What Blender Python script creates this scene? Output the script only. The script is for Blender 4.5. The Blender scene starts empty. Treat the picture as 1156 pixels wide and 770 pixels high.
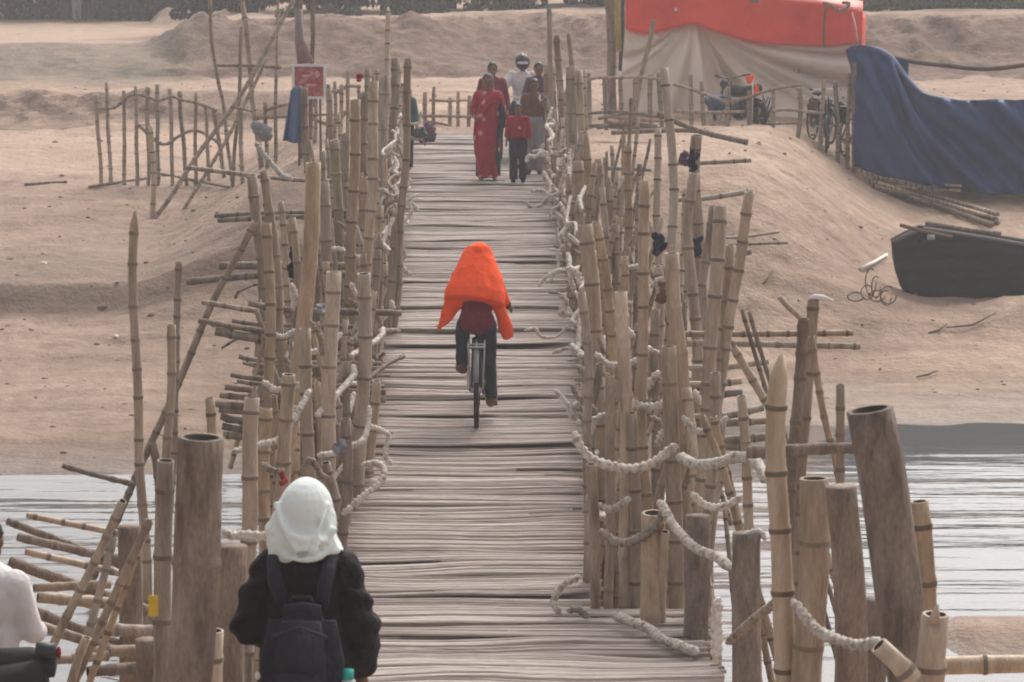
import bpy, bmesh, math, random
from mathutils import Vector, noise, Matrix
R = math.radians
random.seed(11)
rnd = random.uniform
sc = bpy.context.scene
C = sc.collection
# ---------------------------------------------------------------- camera
F = 3200.0; CX, CY = 578.0, 385.0; H = 6.3
PITCH = math.atan(455 / F)
CP, SP = math.cos(PITCH), math.sin(PITCH)
def at(px, py, d):
    """point seen at a pixel, on the upright plane at distance d in front of the camera"""
    d = d * CP / (CP - (py - CY) / F * SP); u = (px - CX) / F * d; v = (py - CY) / F * d
    return Vector((u, d * CP - v * SP, H - d * SP - v * CP))
def Yof(py, z):
    return (H - z) / math.tan(PITCH + math.atan((py - CY) / F))
cam = bpy.data.cameras.new('camera'); co = bpy.data.objects.new('camera', cam); C.objects.link(co)
co.location = (0, 0, H); co.rotation_euler = (math.pi / 2 - PITCH, 0, 0)
cam.sensor_width = 36; cam.lens = 36 * F / 1156; cam.clip_end = 2000; cam.clip_start = .1
cam.dof.use_dof = True; cam.dof.focus_distance = 25; cam.dof.aperture_fstop = 9
sc.camera = co
# ---------------------------------------------------------------- materials
def mat(name, cols, rough=.85, scale=6, stretch=(1, 1, 1), bump=.0, bscale=30, objvar=.0, island=False, spec=.3, detail=5, coord='Object', fine=.0):
    m = bpy.data.materials.new(name); m.use_nodes = True
    nt = m.node_tree; N, L = nt.nodes, nt.links
    b = N['Principled BSDF']; b.inputs['Roughness'].default_value = rough
    b.inputs['Specular IOR Level'].default_value = spec
    tc = N.new('ShaderNodeTexCoord'); mp = N.new('ShaderNodeMapping'); mp.inputs['Scale'].default_value = stretch
    L.new(tc.outputs[coord], mp.inputs['Vector'])
    nz = N.new('ShaderNodeTexNoise'); nz.inputs['Scale'].default_value = scale; nz.inputs['Detail'].default_value = detail
    nz.inputs['Roughness'].default_value = .6
    L.new(mp.outputs[0], nz.inputs['Vector'])
    cr = N.new('ShaderNodeValToRGB'); e = cr.color_ramp.elements
    n = len(cols)
    while len(e) < n: e.new(.5)
    for i, c in enumerate(cols):
        e[i].position = .3 + .4 * i / max(1, n - 1); e[i].color = (*c, 1)
    fac = nz.outputs['Fac']
    if island:
        g = N.new('ShaderNodeNewGeometry'); ad = N.new('ShaderNodeMath'); ad.operation = 'MULTIPLY_ADD'
        ad.inputs[1].default_value = .55; L.new(g.outputs['Random Per Island'], ad.inputs[0])
        s2 = N.new('ShaderNodeMath'); s2.operation = 'MULTIPLY_ADD'; s2.inputs[1].default_value = .7; s2.inputs[2].default_value = -.12
        L.new(fac, s2.inputs[0]); L.new(s2.outputs[0], ad.inputs[2]); fac = ad.outputs[0]
    L.new(fac, cr.inputs['Fac']); col = cr.outputs['Color']
    if objvar:
        oi = N.new('ShaderNodeObjectInfo'); hs = N.new('ShaderNodeHueSaturation')
        mr = N.new('ShaderNodeMapRange'); mr.inputs[3].default_value = 1 - objvar; mr.inputs[4].default_value = 1 + objvar
        L.new(oi.outputs['Random'], mr.inputs[0]); L.new(mr.outputs[0], hs.inputs['Value']); 
        m2 = N.new('ShaderNodeMath'); m2.operation = 'MULTIPLY_ADD'; m2.inputs[1].default_value = 7.31; m2.inputs[2].default_value = 0
        fr = N.new('ShaderNodeMath'); fr.operation = 'FRACT'; L.new(oi.outputs['Random'], m2.inputs[0]); L.new(m2.outputs[0], fr.inputs[0])
        m3 = N.new('ShaderNodeMapRange'); m3.inputs[3].default_value = .72; m3.inputs[4].default_value = 1.08
        L.new(fr.outputs[0], m3.inputs[0]); L.new(m3.outputs[0], hs.inputs['Saturation'])
        L.new(col, hs.inputs['Color']); col = hs.outputs['Color']
    if fine:
        n3 = N.new('ShaderNodeTexNoise'); n3.inputs['Scale'].default_value = bscale * 2; n3.inputs['Detail'].default_value = 3
        L.new(mp.outputs[0], n3.inputs['Vector'])
        mr3 = N.new('ShaderNodeMapRange'); mr3.inputs[1].default_value = .3; mr3.inputs[2].default_value = .7
        mr3.inputs[3].default_value = 1 - fine; mr3.inputs[4].default_value = 1 + fine
        L.new(n3.outputs['Fac'], mr3.inputs[0]); h3 = N.new('ShaderNodeHueSaturation')
        L.new(mr3.outputs[0], h3.inputs['Value']); L.new(col, h3.inputs['Color']); col = h3.outputs['Color']
    L.new(col, b.inputs['Base Color'])
    if bump:
        n2 = N.new('ShaderNodeTexNoise'); n2.inputs['Scale'].default_value = bscale; n2.inputs['Detail'].default_value = 6
        L.new(mp.outputs[0], n2.inputs['Vector']); bp = N.new('ShaderNodeBump'); bp.inputs['Strength'].default_value = bump; bp.inputs['Distance'].default_value = .05
        L.new(n2.outputs['Fac'], bp.inputs['Height']); L.new(bp.outputs[0], b.inputs['Normal'])
    return m
def plain(name, c, rough=.7, var=.18, scale=8, bump=.0, **k):
    return mat(name, [tuple(x * (1 - var) for x in c), tuple(x * (1 + var) for x in c)], rough, scale, bump=bump, **k)
M = {}
M['tan'] = mat('bamboo_tan', [(.21, .142, .092), (.35, .253, .172), (.44, .332, .235)], .6, 4, (2.5, 2.5, .5), .2, 18, .24, fine=.12)
M['grey'] = mat('bamboo_grey', [(.15, .11, .082), (.27, .205, .152), (.37, .29, .222)], .75, 4, (3, 3, .5), .25, 20, .24, fine=.14)
M['pale'] = mat('bamboo_pale', [(.30, .21, .13), (.43, .32, .215), (.50, .39, .28)], .5, 4, (3, 3, .6), .2, 18, .1, fine=.1)
M['green'] = mat('bamboo_green', [(.17, .135, .08), (.27, .22, .14), (.33, .27, .19)], .6, 4, (3, 3, .6), .2, 18, .1)
M['wood'] = mat('weathered_wood', [(.10, .072, .056), (.20, .147, .113), (.28, .215, .165)], .85, 3.0, (3.6, 3.6, 1.1), .5, 14, .1, fine=.18)
M['node'] = plain('bamboo_node', (.165, .122, .09), .8, .3, objvar=.3)
M['hollow'] = plain('bamboo_hollow', (.035, .025, .02), .9, .2)
M['rope'] = mat('rope_white', [(.24, .19, .155), (.60, .535, .47), (.76, .71, .65)], .9, 22, bump=.6, bscale=60, objvar=.15)
M['ropeb'] = mat('rope_brown', [(.13, .09, .07), (.28, .22, .175), (.38, .32, .26)], .9, 22, bump=.6, bscale=60, objvar=.12)
M['deck'] = mat('split_bamboo_deck', [(.20, .16, .138), (.325, .27, .238), (.39, .33, .295), (.45, .39, .35)], .7, 3.0, (.5, 7, 7), .3, 10, 0, True, fine=.12)
M['black'] = plain('black_cloth', (.010, .0085, .010), .9, .3, 14, .3, bscale=40)
M['navy'] = plain('navy_cloth', (.014, .015, .026), .75, .3, 10, .3)
M['hijab'] = plain('pale_mint_cloth', (.66, .715, .695), .9, .06, 9, .12, bscale=25)
M['orange'] = plain('orange_cloth', (.86, .085, .018), .9, .12, 7, .35, bscale=14)
M['maroon'] = plain('maroon_wool', (.14, .02, .03), .95, .2, 20, .3)
M['redsari'] = mat('red_sari', [(.19, .008, .02), (.30, .014, .034), (.24, .01, .026)], .8, 5, bump=.2)
def flowers(m, scale, lim, c):
    nt = m.node_tree; N, L = nt.nodes, nt.links; b = N['Principled BSDF']; old = b.inputs['Base Color'].links[0].from_socket
    tc = N.new('ShaderNodeTexCoord'); v = N.new('ShaderNodeTexVoronoi'); v.inputs['Scale'].default_value = scale; L.new(tc.outputs['Object'], v.inputs['Vector'])
    r = N.new('ShaderNodeMapRange'); r.inputs[1].default_value = lim; r.inputs[2].default_value = lim * .6; L.new(v.outputs['Distance'], r.inputs[0])
    x = N.new('ShaderNodeMix'); x.data_type = 'RGBA'; L.new(r.outputs[0], x.inputs[0]); L.new(old, x.inputs[6]); x.inputs[7].default_value = (*c, 1); L.new(x.outputs[2], b.inputs['Base Color'])
flowers(M['redsari'], 7, .32, (.55, .27, .24))
M['skin'] = plain('brown_skin', (.17, .085, .05), .55, .08)
M['hair'] = plain('black_hair', (.012, .010, .010), .5, .2, 30)
M['white'] = plain('white_cotton', (.66, .62, .62), .9, .06, 6, .2)
M['check'] = mat('checked_cotton', [(.50, .46, .46), (.64, .60, .59)], .9, 22)
flowers(M['check'], 16, .2, (.30, .26, .28))
M['brownsh'] = plain('brown_cotton', (.12, .065, .05), .9, .15)
M['greyc'] = plain('grey_cotton', (.20, .20, .21), .9, .1)
M['dkblue'] = plain('dark_denim', (.022, .025, .045), .9, .2)
M['teal'] = plain('teal_plastic', (.03, .36, .33), .35, .1)
M['tealc'] = plain('teal_cotton', (.06, .11, .12), .9, .1)
M['purple'] = plain('purple_cotton', (.10, .055, .10), .9, .15)
M['red'] = plain('red_cloth', (.25, .012, .022), .85, .12)
M['redtarp'] = plain('red_tarp', (.70, .055, .03), .6, .16, 1.6, .5, bscale=4)
M['tantarp'] = plain('tan_tarp', (.66, .555, .475), .8, .07, 1.0, .2, bscale=5)
M['bluetarp'] = mat('blue_tarp', [(.004, .018, .075), (.006, .030, .115), (.015, .048, .15)], .6, 1.6, bump=.25, bscale=5)
M['bluecl'] = plain('blue_cloth', (.06, .095, .19), .8, .12)
M['boat'] = mat('tarred_boat_wood', [(.009, .010, .013), (.017, .018, .023), (.026, .027, .032)], .9, 2, (1, 1, 5), .3, 9, spec=.1)
M['rubber'] = plain('black_rubber', (.02, .02, .02), .8, .1)
M['metal'] = plain('dull_metal', (.30, .30, .31), .45, .1)
M['dkmetal'] = plain('dark_metal', (.03, .032, .035), .5, .2)
M['chrome'] = plain('pale_chrome', (.6, .6, .62), .3, .1)
M['flag'] = plain('orange_flag_cloth', (.90, .12, .03), .8, .08)
M['yellow'] = plain('yellow_plastic', (.62, .42, .03), .6, .1)
M['signred'] = mat('sign_red', [(.30, .04, .045), (.34, .06, .06), (.50, .28, .27)], .6, 9)
M['plast'] = plain('clear_plastic_bottle', (.42, .46, .45), .25, .05)
M['twig'] = plain('dry_wood_stick', (.13, .09, .065), .9, .25)
M['whitestick'] = plain('white_stick_paint', (.66, .62, .55), .6, .1)
M['leafd'] = mat('foliage_dark', [(.008, .018, .022), (.016, .032, .036), (.033, .052, .048)], .7, .8, island=True)
M['leafl'] = mat('foliage_light', [(.03, .045, .025), (.06, .08, .045), (.10, .12, .065)], .7, .8, island=True)
M['bark'] = plain('bark', (.08, .06, .045), .9, .2)
# sand
def sand():
    m = bpy.data.materials.new('river_sand'); m.use_nodes = True; nt = m.node_tree; N, L = nt.nodes, nt.links
    b = N['Principled BSDF']; b.inputs['Roughness'].default_value = .95; b.inputs['Specular IOR Level'].default_value = .15
    g = N.new('ShaderNodeNewGeometry')
    def nz(scale, stretch=(1, 1, 1), det=6, rough=.6):
        mp = N.new('ShaderNodeMapping'); mp.inputs['Scale'].default_value = stretch; L.new(g.outputs['Position'], mp.inputs['Vector'])
        n = N.new('ShaderNodeTexNoise'); n.inputs['Scale'].default_value = scale; n.inputs['Detail'].default_value = det
        n.inputs['Roughness'].default_value = rough; L.new(mp.outputs[0], n.inputs['Vector']); return n.outputs['Fac']
    def ramp(f, a, c1, c2, p1=.35, p2=.65):
        r = N.new('ShaderNodeValToRGB'); e = r.color_ramp.elements; e[0].position = p1; e[1].position = p2
        e[0].color = (*c1, 1); e[1].color = (*c2, 1); L.new(f, r.inputs['Fac']); return r.outputs['Color']
    def mix(f, a, bb, mode='MIX'):
        x = N.new('ShaderNodeMix'); x.data_type = 'RGBA'; x.blend_type = mode
        if isinstance(f, float): x.inputs[0].default_value = f
        else: L.new(f, x.inputs[0])
        L.new(a, x.inputs[6]); L.new(bb, x.inputs[7]); return x.outputs[2]
    c = ramp(nz(.35, (1, .5, 1)), 0, (.325, .235, .178), (.43, .317, .245))
    c2 = ramp(nz(5, (1, .4, 1)), 0, (.88, .875, .87), (1.08, 1.08, 1.08))
    c = mix(1.0, c, c2, 'MULTIPLY')
    c3 = ramp(nz(1.1, (.35, 1.6, 1), 5), 0, (.82, .82, .82), (1.08, 1.08, 1.08), .38, .58)
    c = mix(.8, c, c3, 'MULTIPLY')
    # earth colour of the cut banks: reddish soil where the ground is steep
    sp = N.new('ShaderNodeSeparateXYZ'); L.new(g.outputs['True Normal'], sp.inputs[0])
    ss = N.new('ShaderNodeMapRange'); ss.inputs[1].default_value = .985; ss.inputs[2].default_value = .82; L.new(sp.outputs['Z'], ss.inputs[0])
    pz = N.new('ShaderNodeSeparateXYZ'); L.new(g.outputs['Position'], pz.inputs[0])
    far = N.new('ShaderNodeMapRange'); far.inputs[1].default_value = 56; far.inputs[2].default_value = 64; L.new(pz.outputs['Y'], far.inputs[0])
    mu = N.new('ShaderNodeMath'); mu.operation = 'MULTIPLY'; L.new(ss.outputs[0], mu.inputs[0]); L.new(far.outputs[0], mu.inputs[1])
    soil = ramp(nz(2.2, (1, 1, 1.5)), 0, (.10, .066, .052), (.225, .152, .118))
    c = mix(mu.outputs[0], c, soil)
    def rng(sock, a, b_):
        q = N.new('ShaderNodeMapRange'); q.inputs[1].default_value = a; q.inputs[2].default_value = b_; L.new(sock, q.inputs[0]); return q.outputs[0]
    def mul(p, q):
        z_ = N.new('ShaderNodeMath'); z_.operation = 'MULTIPLY'; L.new(p, z_.inputs[0])
        if isinstance(q, float): z_.inputs[1].default_value = q
        else: L.new(q, z_.inputs[1])
        return z_.outputs[0]
    wob = N.new('ShaderNodeMath'); wob.operation = 'MULTIPLY_ADD'; wob.inputs[1].default_value = 2.2; L.new(nz(.5), wob.inputs[0]); L.new(pz.outputs['Y'], wob.inputs[2])
    cut = mul(mul(mul(rng(wob.outputs[0], 71.6, 72.4), rng(wob.outputs[0], 79.6, 78.0)), rng(pz.outputs['X'], -9.6, -8.0)), .95)
    c = mix(cut, c, soil)
    wob2 = N.new('ShaderNodeMath'); wob2.operation = 'MULTIPLY_ADD'; wob2.inputs[1].default_value = 3.0; L.new(nz(.35, (.35, 1, 1)), wob2.inputs[0]); L.new(pz.outputs['Y'], wob2.inputs[2])
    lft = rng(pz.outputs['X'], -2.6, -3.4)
    ledge_tone = ramp(nz(1.6, (.5, 1.6, 1)), 0, (.20, .148, .118), (.33, .245, .195))
    c = mix(mul(mul(mul(rng(wob2.outputs[0], 43.9, 44.4), rng(wob2.outputs[0], 47.4, 45.9)), lft), .6), c, ledge_tone)  # darker band along the ledge of the left bank
    c = mix(mul(mul(mul(rng(wob2.outputs[0], 64.6, 65.6), rng(wob2.outputs[0], 69.0, 67.0)), lft), mul(rng(nz(.8, (1, 1, 1)), .42, .58), .8)), c, soil)
    track = ramp(nz(1.2, (.3, 1.5, 1)), 0, (.39, .275, .21), (.47, .345, .27))
    c = mix(mul(mul(mul(rng(pz.outputs['Y'], 77.0, 79.5), rng(pz.outputs['Y'], 93.4, 92.6)), rng(pz.outputs['X'], -8.6, -9.6)), .9), c, track)
    c = mix(mul(mul(mul(rng(wob2.outputs[0], 55.5, 57.0), rng(wob2.outputs[0], 64.8, 63.2)), lft), .55), c, track)
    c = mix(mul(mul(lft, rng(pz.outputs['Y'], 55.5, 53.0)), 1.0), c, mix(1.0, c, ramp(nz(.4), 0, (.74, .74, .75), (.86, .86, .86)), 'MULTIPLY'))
    # dry scrub patches on the far left bank
    gr = N.new('ShaderNodeMapRange'); gr.inputs[1].default_value = .50; gr.inputs[2].default_value = .62; L.new(nz(.22, (1, .8, 1), 4), gr.inputs[0])
    lx = N.new('ShaderNodeMapRange'); lx.inputs[1].default_value = -7.2; lx.inputs[2].default_value = -9.5; L.new(pz.outputs['X'], lx.inputs[0])
    fy = N.new('ShaderNodeMapRange'); fy.inputs[1].default_value = 68; fy.inputs[2].default_value = 71; L.new(pz.outputs['Y'], fy.inputs[0])
    fy2 = N.new('ShaderNodeMapRange'); fy2.inputs[1].default_value = 79; fy2.inputs[2].default_value = 77; L.new(pz.outputs['Y'], fy2.inputs[0])
    p1 = N.new('ShaderNodeMath'); p1.operation = 'MULTIPLY'; L.new(lx.outputs[0], p1.inputs[0]); L.new(fy.outputs[0], p1.inputs[1])
    p2 = N.new('ShaderNodeMath'); p2.operation = 'MULTIPLY'; L.new(p1.outputs[0], p2.inputs[0]); L.new(fy2.outputs[0], p2.inputs[1])
    p3 = N.new('ShaderNodeMath'); p3.operation = 'MULTIPLY_ADD'; p3.inputs[1].default_value = .35; p3.inputs[2].default_value = .65; L.new(gr.outputs[0], p3.inputs[0])
    p4 = N.new('ShaderNodeMath'); p4.operation = 'MULTIPLY'; L.new(p2.outputs[0], p4.inputs[0]); L.new(p3.outputs[0], p4.inputs[1])
    grass = ramp(nz(1.8, (1, 1, 1)), 0, (.115, .105, .082), (.22, .178, .145))
    c = mix(p4.outputs[0], c, grass)
    # wet sand near the water line
    wet = N.new('ShaderNodeMapRange'); wet.inputs[1].default_value = .02; wet.inputs[2].default_value = .17
    wet.inputs[3].default_value = .62; wet.inputs[4].default_value = 1
    wn = N.new('ShaderNodeMath'); wn.operation = 'MULTIPLY_ADD'; wn.inputs[1].default_value = .12; L.new(nz(.9, (.4, 1.5, 1)), wn.inputs[0]); L.new(pz.outputs['Z'], wn.inputs[2])
    w2 = N.new('ShaderNodeMath'); w2.operation = 'SUBTRACT'; w2.inputs[1].default_value = .06; L.new(wn.outputs[0], w2.inputs[0])
    L.new(w2.outputs[0], wet.inputs[0])
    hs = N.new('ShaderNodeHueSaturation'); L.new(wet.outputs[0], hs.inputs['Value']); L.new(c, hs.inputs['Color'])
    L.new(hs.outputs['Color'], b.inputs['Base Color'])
    rw = N.new('ShaderNodeMapRange'); rw.inputs[1].default_value = .0; rw.inputs[2].default_value = .10; rw.inputs[3].default_value = .32; rw.inputs[4].default_value = .95; L.new(w2.outputs[0], rw.inputs[0]); L.new(rw.outputs[0], b.inputs['Roughness'])
    bp = N.new('ShaderNodeBump'); bp.inputs['Strength'].default_value = .65; bp.inputs['Distance'].default_value = .10
    vo = N.new('ShaderNodeTexVoronoi'); vo.feature = 'SMOOTH_F1'; vo.inputs['Scale'].default_value = 3.1; L.new(g.outputs['Position'], vo.inputs['Vector'])
    vm = N.new('ShaderNodeMath'); vm.operation = 'MULTIPLY_ADD'; vm.inputs[1].default_value = 1.0; L.new(vo.outputs['Distance'], vm.inputs[0]); L.new(nz(3.2, (1, .8, 1), 8, .7), vm.inputs[2])
    s3 = N.new('ShaderNodeMath'); s3.operation = 'ADD'; L.new(vm.outputs[0], s3.inputs[0]); L.new(nz(11, (1, 1, 1), 4), s3.inputs[1])
    L.new(s3.outputs[0], bp.inputs['Height']); L.new(bp.outputs[0], b.inputs['Normal'])
    return m
M['sand'] = sand()
def watermat():
    m = bpy.data.materials.new('river_water'); m.use_nodes = True; nt = m.node_tree; N, L = nt.nodes, nt.links
    b = N['Principled BSDF']; b.inputs['Base Color'].default_value = (.115, .117, .117, 1); b.inputs['Roughness'].default_value = .04
    b.inputs['IOR'].default_value = 1.33; b.inputs['Specular IOR Level'].default_value = 1.0
    g = N.new('ShaderNodeNewGeometry')
    mp = N.new('ShaderNodeMapping'); mp.inputs['Scale'].default_value = (.35, 2.2, 1); L.new(g.outputs['Position'], mp.inputs['Vector'])
    n = N.new('ShaderNodeTexNoise'); n.inputs['Scale'].default_value = 1.5; n.inputs['Detail'].default_value = 4; L.new(mp.outputs[0], n.inputs['Vector'])
    mp2 = N.new('ShaderNodeMapping'); mp2.inputs['Scale'].default_value = (.22, .5, 1); L.new(g.outputs['Position'], mp2.inputs['Vector'])
    k = N.new('ShaderNodeTexNoise'); k.inputs['Scale'].default_value = .5; k.inputs['Detail'].default_value = 3; L.new(mp2.outputs[0], k.inputs['Vector'])
    s = N.new('ShaderNodeSeparateXYZ'); L.new(g.outputs['Position'], s.inputs[0])
    calm = N.new('ShaderNodeMapRange'); calm.inputs[1].default_value = 34.2; calm.inputs[2].default_value = 32.6; calm.inputs[3].default_value = .12; calm.inputs[4].default_value = 1
    L.new(s.outputs['Y'], calm.inputs[0])
    kk = N.new('ShaderNodeMapRange'); kk.inputs[1].default_value = .4; kk.inputs[2].default_value = .6; kk.inputs[3].default_value = .35; kk.inputs[4].default_value = 1; L.new(k.outputs['Fac'], kk.inputs[0])
    mu = N.new('ShaderNodeMath'); mu.operation = 'MULTIPLY'; L.new(calm.outputs[0], mu.inputs[0]); L.new(kk.outputs[0], mu.inputs[1])
    bp = N.new('ShaderNodeBump'); bp.inputs['Distance'].default_value = .05; L.new(n.outputs['Fac'], bp.inputs['Height'])
    m2 = N.new('ShaderNodeMath'); m2.operation = 'MULTIPLY'; m2.inputs[1].default_value = .5; L.new(mu.outputs[0], m2.inputs[0]); L.new(m2.outputs[0], bp.inputs['Strength'])
    mp3 = N.new('ShaderNodeMapping'); mp3.inputs['Scale'].default_value = (.10, .75, 1); L.new(g.outputs['Position'], mp3.inputs['Vector'])
    n3 = N.new('ShaderNodeTexNoise'); n3.inputs['Scale'].default_value = 1.0; n3.inputs['Detail'].default_value = 3; L.new(mp3.outputs[0], n3.inputs['Vector'])
    bp3 = N.new('ShaderNodeBump'); bp3.inputs['Distance'].default_value = .13; L.new(n3.outputs['Fac'], bp3.inputs['Height'])
    m4 = N.new('ShaderNodeMath'); m4.operation = 'MULTIPLY'; m4.inputs[1].default_value = .8; L.new(calm.outputs[0], m4.inputs[0]); L.new(m4.outputs[0], bp3.inputs['Strength'])
    L.new(bp.outputs[0], bp3.inputs['Normal']); L.new(bp3.outputs[0], b.inputs['Normal'])
    return m
M['water'] = watermat()
# ---------------------------------------------------------------- object helpers
def wloc(o):
    v = Vector((0, 0, 0))
    while o: v += o.location; o = o.parent
    return v
def tag(o, label=None, cat=None, group=None, kind=None):
    if label: o['label'] = label
    if cat: o['category'] = cat
    if group: o['group'] = group
    if kind: o['kind'] = kind
    return o
def empty(name, loc, label=None, cat=None, group=None):
    o = bpy.data.objects.new(name, None); o.empty_display_size = .2; C.objects.link(o); o.location = loc
    return tag(o, label, cat, group)
def obj(name, me, mats, parent=None, origin=None, smooth=True):
    """me: bmesh or mesh, in world coordinates; becomes ONE object"""
    if isinstance(me, bmesh.types.BMesh):
        bm = me; me = bpy.data.meshes.new(name); bm.to_mesh(me); bm.free()
    base = wloc(parent) if parent else Vector(origin if origin else (0, 0, 0))
    me.transform(Matrix.Translation(-base))
    if not isinstance(mats, (list, tuple)): mats = [mats]
    for m in mats: me.materials.append(m)
    if smooth:
        for p in me.polygons: p.use_smooth = True
    o = bpy.data.objects.new(name, me); C.objects.link(o)
    if parent: o.parent = parent
    else: o.location = base
    return o
def frames(pts):
    out = []; n = len(pts); up = None
    for i in range(n):
        t = (pts[min(i + 1, n - 1)] - pts[max(i - 1, 0)]).normalized()
        if up is None:
            a = Vector((0, 1, 0)) if abs(t.y) < .9 else Vector((1, 0, 0))
            up = (a - t * a.dot(t)).normalized()
        else:
            up = (up - t * up.dot(t)).normalized()
        out.append((t, up, t.cross(up)))
    return out
def ring(bm, c, a, b, ra, rb, seg, rf=None):
    return [bm.verts.new(c + a * (math.cos(2 * math.pi * k / seg) * (rf(k) if rf else 1) * ra) + b * (math.sin(2 * math.pi * k / seg) * (rf(k) if rf else 1) * rb)) for k in range(seg)]
def bridge(bm, r0, r1, mi=0):
    n = len(r0)
    for k in range(n):
        f = bm.faces.new((r0[k], r0[(k + 1) % n], r1[(k + 1) % n], r1[k])); f.material_index = mi
def tube(bm, pts, radii, seg=8, cap=True, mi=0, squash=1.0):
    pts = [Vector(p) for p in pts]
    if not isinstance(radii, (list, tuple)): radii = [radii] * len(pts)
    rs = []
    for (t, a, b), p, r in zip(frames(pts), pts, radii): rs.append(ring(bm, p, a, b, r * squash, r, seg))
    for i in range(len(rs) - 1): bridge(bm, rs[i], rs[i + 1], mi)
    if cap:
        for r in (rs[0][::-1], rs[-1]):
            f = bm.faces.new(r); f.material_index = mi
    return bm
def ell(bm, c, r, seg=14, rot=None):
    g = bmesh.ops.create_uvsphere(bm, u_segments=seg, v_segments=max(6, seg // 2 + 2), radius=1)
    mt = Matrix.Translation(Vector(c)) @ (rot.to_4x4() if rot else Matrix.Identity(4)) @ Matrix.Diagonal((r[0], r[1], r[2], 1))
    bmesh.ops.transform(bm, matrix=mt, verts=g['verts'])
def box(bm, c, s, rot=None, bev=0):
    g = bmesh.ops.create_cube(bm, size=1)
    mt = Matrix.Translation(Vector(c)) @ (rot.to_4x4() if rot else Matrix.Identity(4)) @ Matrix.Diagonal((s[0], s[1], s[2], 1))
    bmesh.ops.transform(bm, matrix=mt, verts=g['verts'])
    if bev:
        es = list({e for v in g['verts'] for e in v.link_edges})
        bmesh.ops.bevel(bm, geom=es, offset=bev, segments=2, affect='EDGES')
def torus(bm, c, R_, r, axis='X', seg=28, s2=6):
    pts = []
    for i in range(seg):
        a = 2 * math.pi * i / seg
        pts.append((math.cos(a), math.sin(a)))
    rs = []
    c = Vector(c)
    for (u, v) in pts:
        rad = Vector((0, u, v)) if axis == 'X' else Vector((u, 0, v)) if axis == 'Y' else Vector((u, v, 0))
        ax = Vector((1, 0, 0)) if axis == 'X' else Vector((0, 1, 0)) if axis == 'Y' else Vector((0, 0, 1))
        rs.append(ring(bm, c + rad * R_, rad, ax, r, r, s2))
    for i in range(seg): bridge(bm, rs[i], rs[(i + 1) % seg])
def spline(pts, step):
    """Catmull-Rom resample"""
    pts = [Vector(p) for p in pts]
    if len(pts) == 2: 
        n = max(1, int((pts[1] - pts[0]).length / step)); return [pts[0].lerp(pts[1], i / n) for i in range(n + 1)]
    out = []
    P = [pts[0] * 2 - pts[1]] + pts + [pts[-1] * 2 - pts[-2]]
    for i in range(1, len(P) - 2):
        n = max(2, int((P[i + 1] - P[i]).length / step))
        for k in range(n):
            t = k / n
            out.append(.5 * ((2 * P[i]) + (P[i + 1] - P[i - 1]) * t + (2 * P[i - 1] - 5 * P[i] + 4 * P[i + 1] - P[i + 2]) * t * t + (3 * P[i] - P[i - 1] - 3 * P[i + 1] + P[i + 2]) * t ** 3))
    out.append(pts[-1]); return out
TMP = bpy.data.scenes.new('workshop')
def remesh(bm, voxel, smooth=2, fold=None):
    bmesh.ops.recalc_face_normals(bm, faces=bm.faces)
    me = bpy.data.meshes.new('tmp'); bm.to_mesh(me); bm.free()
    o = bpy.data.objects.new('tmp', me); TMP.collection.objects.link(o)
    r = o.modifiers.new('r', 'REMESH'); r.mode = 'VOXEL'; r.voxel_size = voxel
    if smooth:
        s = o.modifiers.new('s', 'SMOOTH'); s.iterations = smooth; s.factor = .5
    vl = TMP.view_layers[0]; vl.update(); dg = vl.depsgraph
    me2 = bpy.data.meshes.new_from_object(o.evaluated_get(dg)); me2.name = 'shape'
    bpy.data.objects.remove(o); bpy.data.meshes.remove(me)
    if fold:
        for v in me2.vertices: v.co = v.co + Vector(v.normal) * fold(v.co)
    return me2
# ---------------------------------------------------------------- terrain
def lerp_tab(t, x):
    if x <= t[0][0]: return t[0][1]
    for (a, b), (c, d) in zip(t, t[1:]):
        if x <= c: return b + (d - b) * (x - a) / (c - a)
    return t[-1][1]
def ss(a, b, x):
    t = max(0, min(1, (x - a) / (b - a))); return t * t * (3 - 2 * t)
near = [(-60, 4.6), (2, 4.55), (8, 2.9), (12, 2.05), (14.3, 1.9), (17, -.3), (20, -.7)]
LEFT = near + [(28, -.6)] + [(Yof(p, z), z) for p, z in ((545, -.06), (535, 0), (480, .16), (372, .48), (356, .58), (322, 1.0), (205, 1.75), (174, 1.92), (140, 2.05), (104, 2.7), (86, 2.85))]
LFAR = [(72, 2.86), (78, 3.4), (97, 3.45), (300, 3.5)]
LCLF = [(71, 2.86), (73, 3.2), (75.8, 4.1), (90, 4.1), (300, 4.2)]
RIGHT = near + [(22.6, -.35), (24.0, .0), (25.0, .09), (25.7, .07), (26.6, -.15), (31, -.6), (35.2, -.35)] + [(Yof(p, z), z) for p, z in ((488, -.06), (481, .0), (470, .03), (432, .07), (418, .15), (340, .72), (262, 1.3), (217, 1.6), (135, 2.55))] + [(66, 2.75), (74, 2.78), (76, 3.2), (78.6, 4.25), (95, 4.3), (300, 4.4)]
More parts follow.
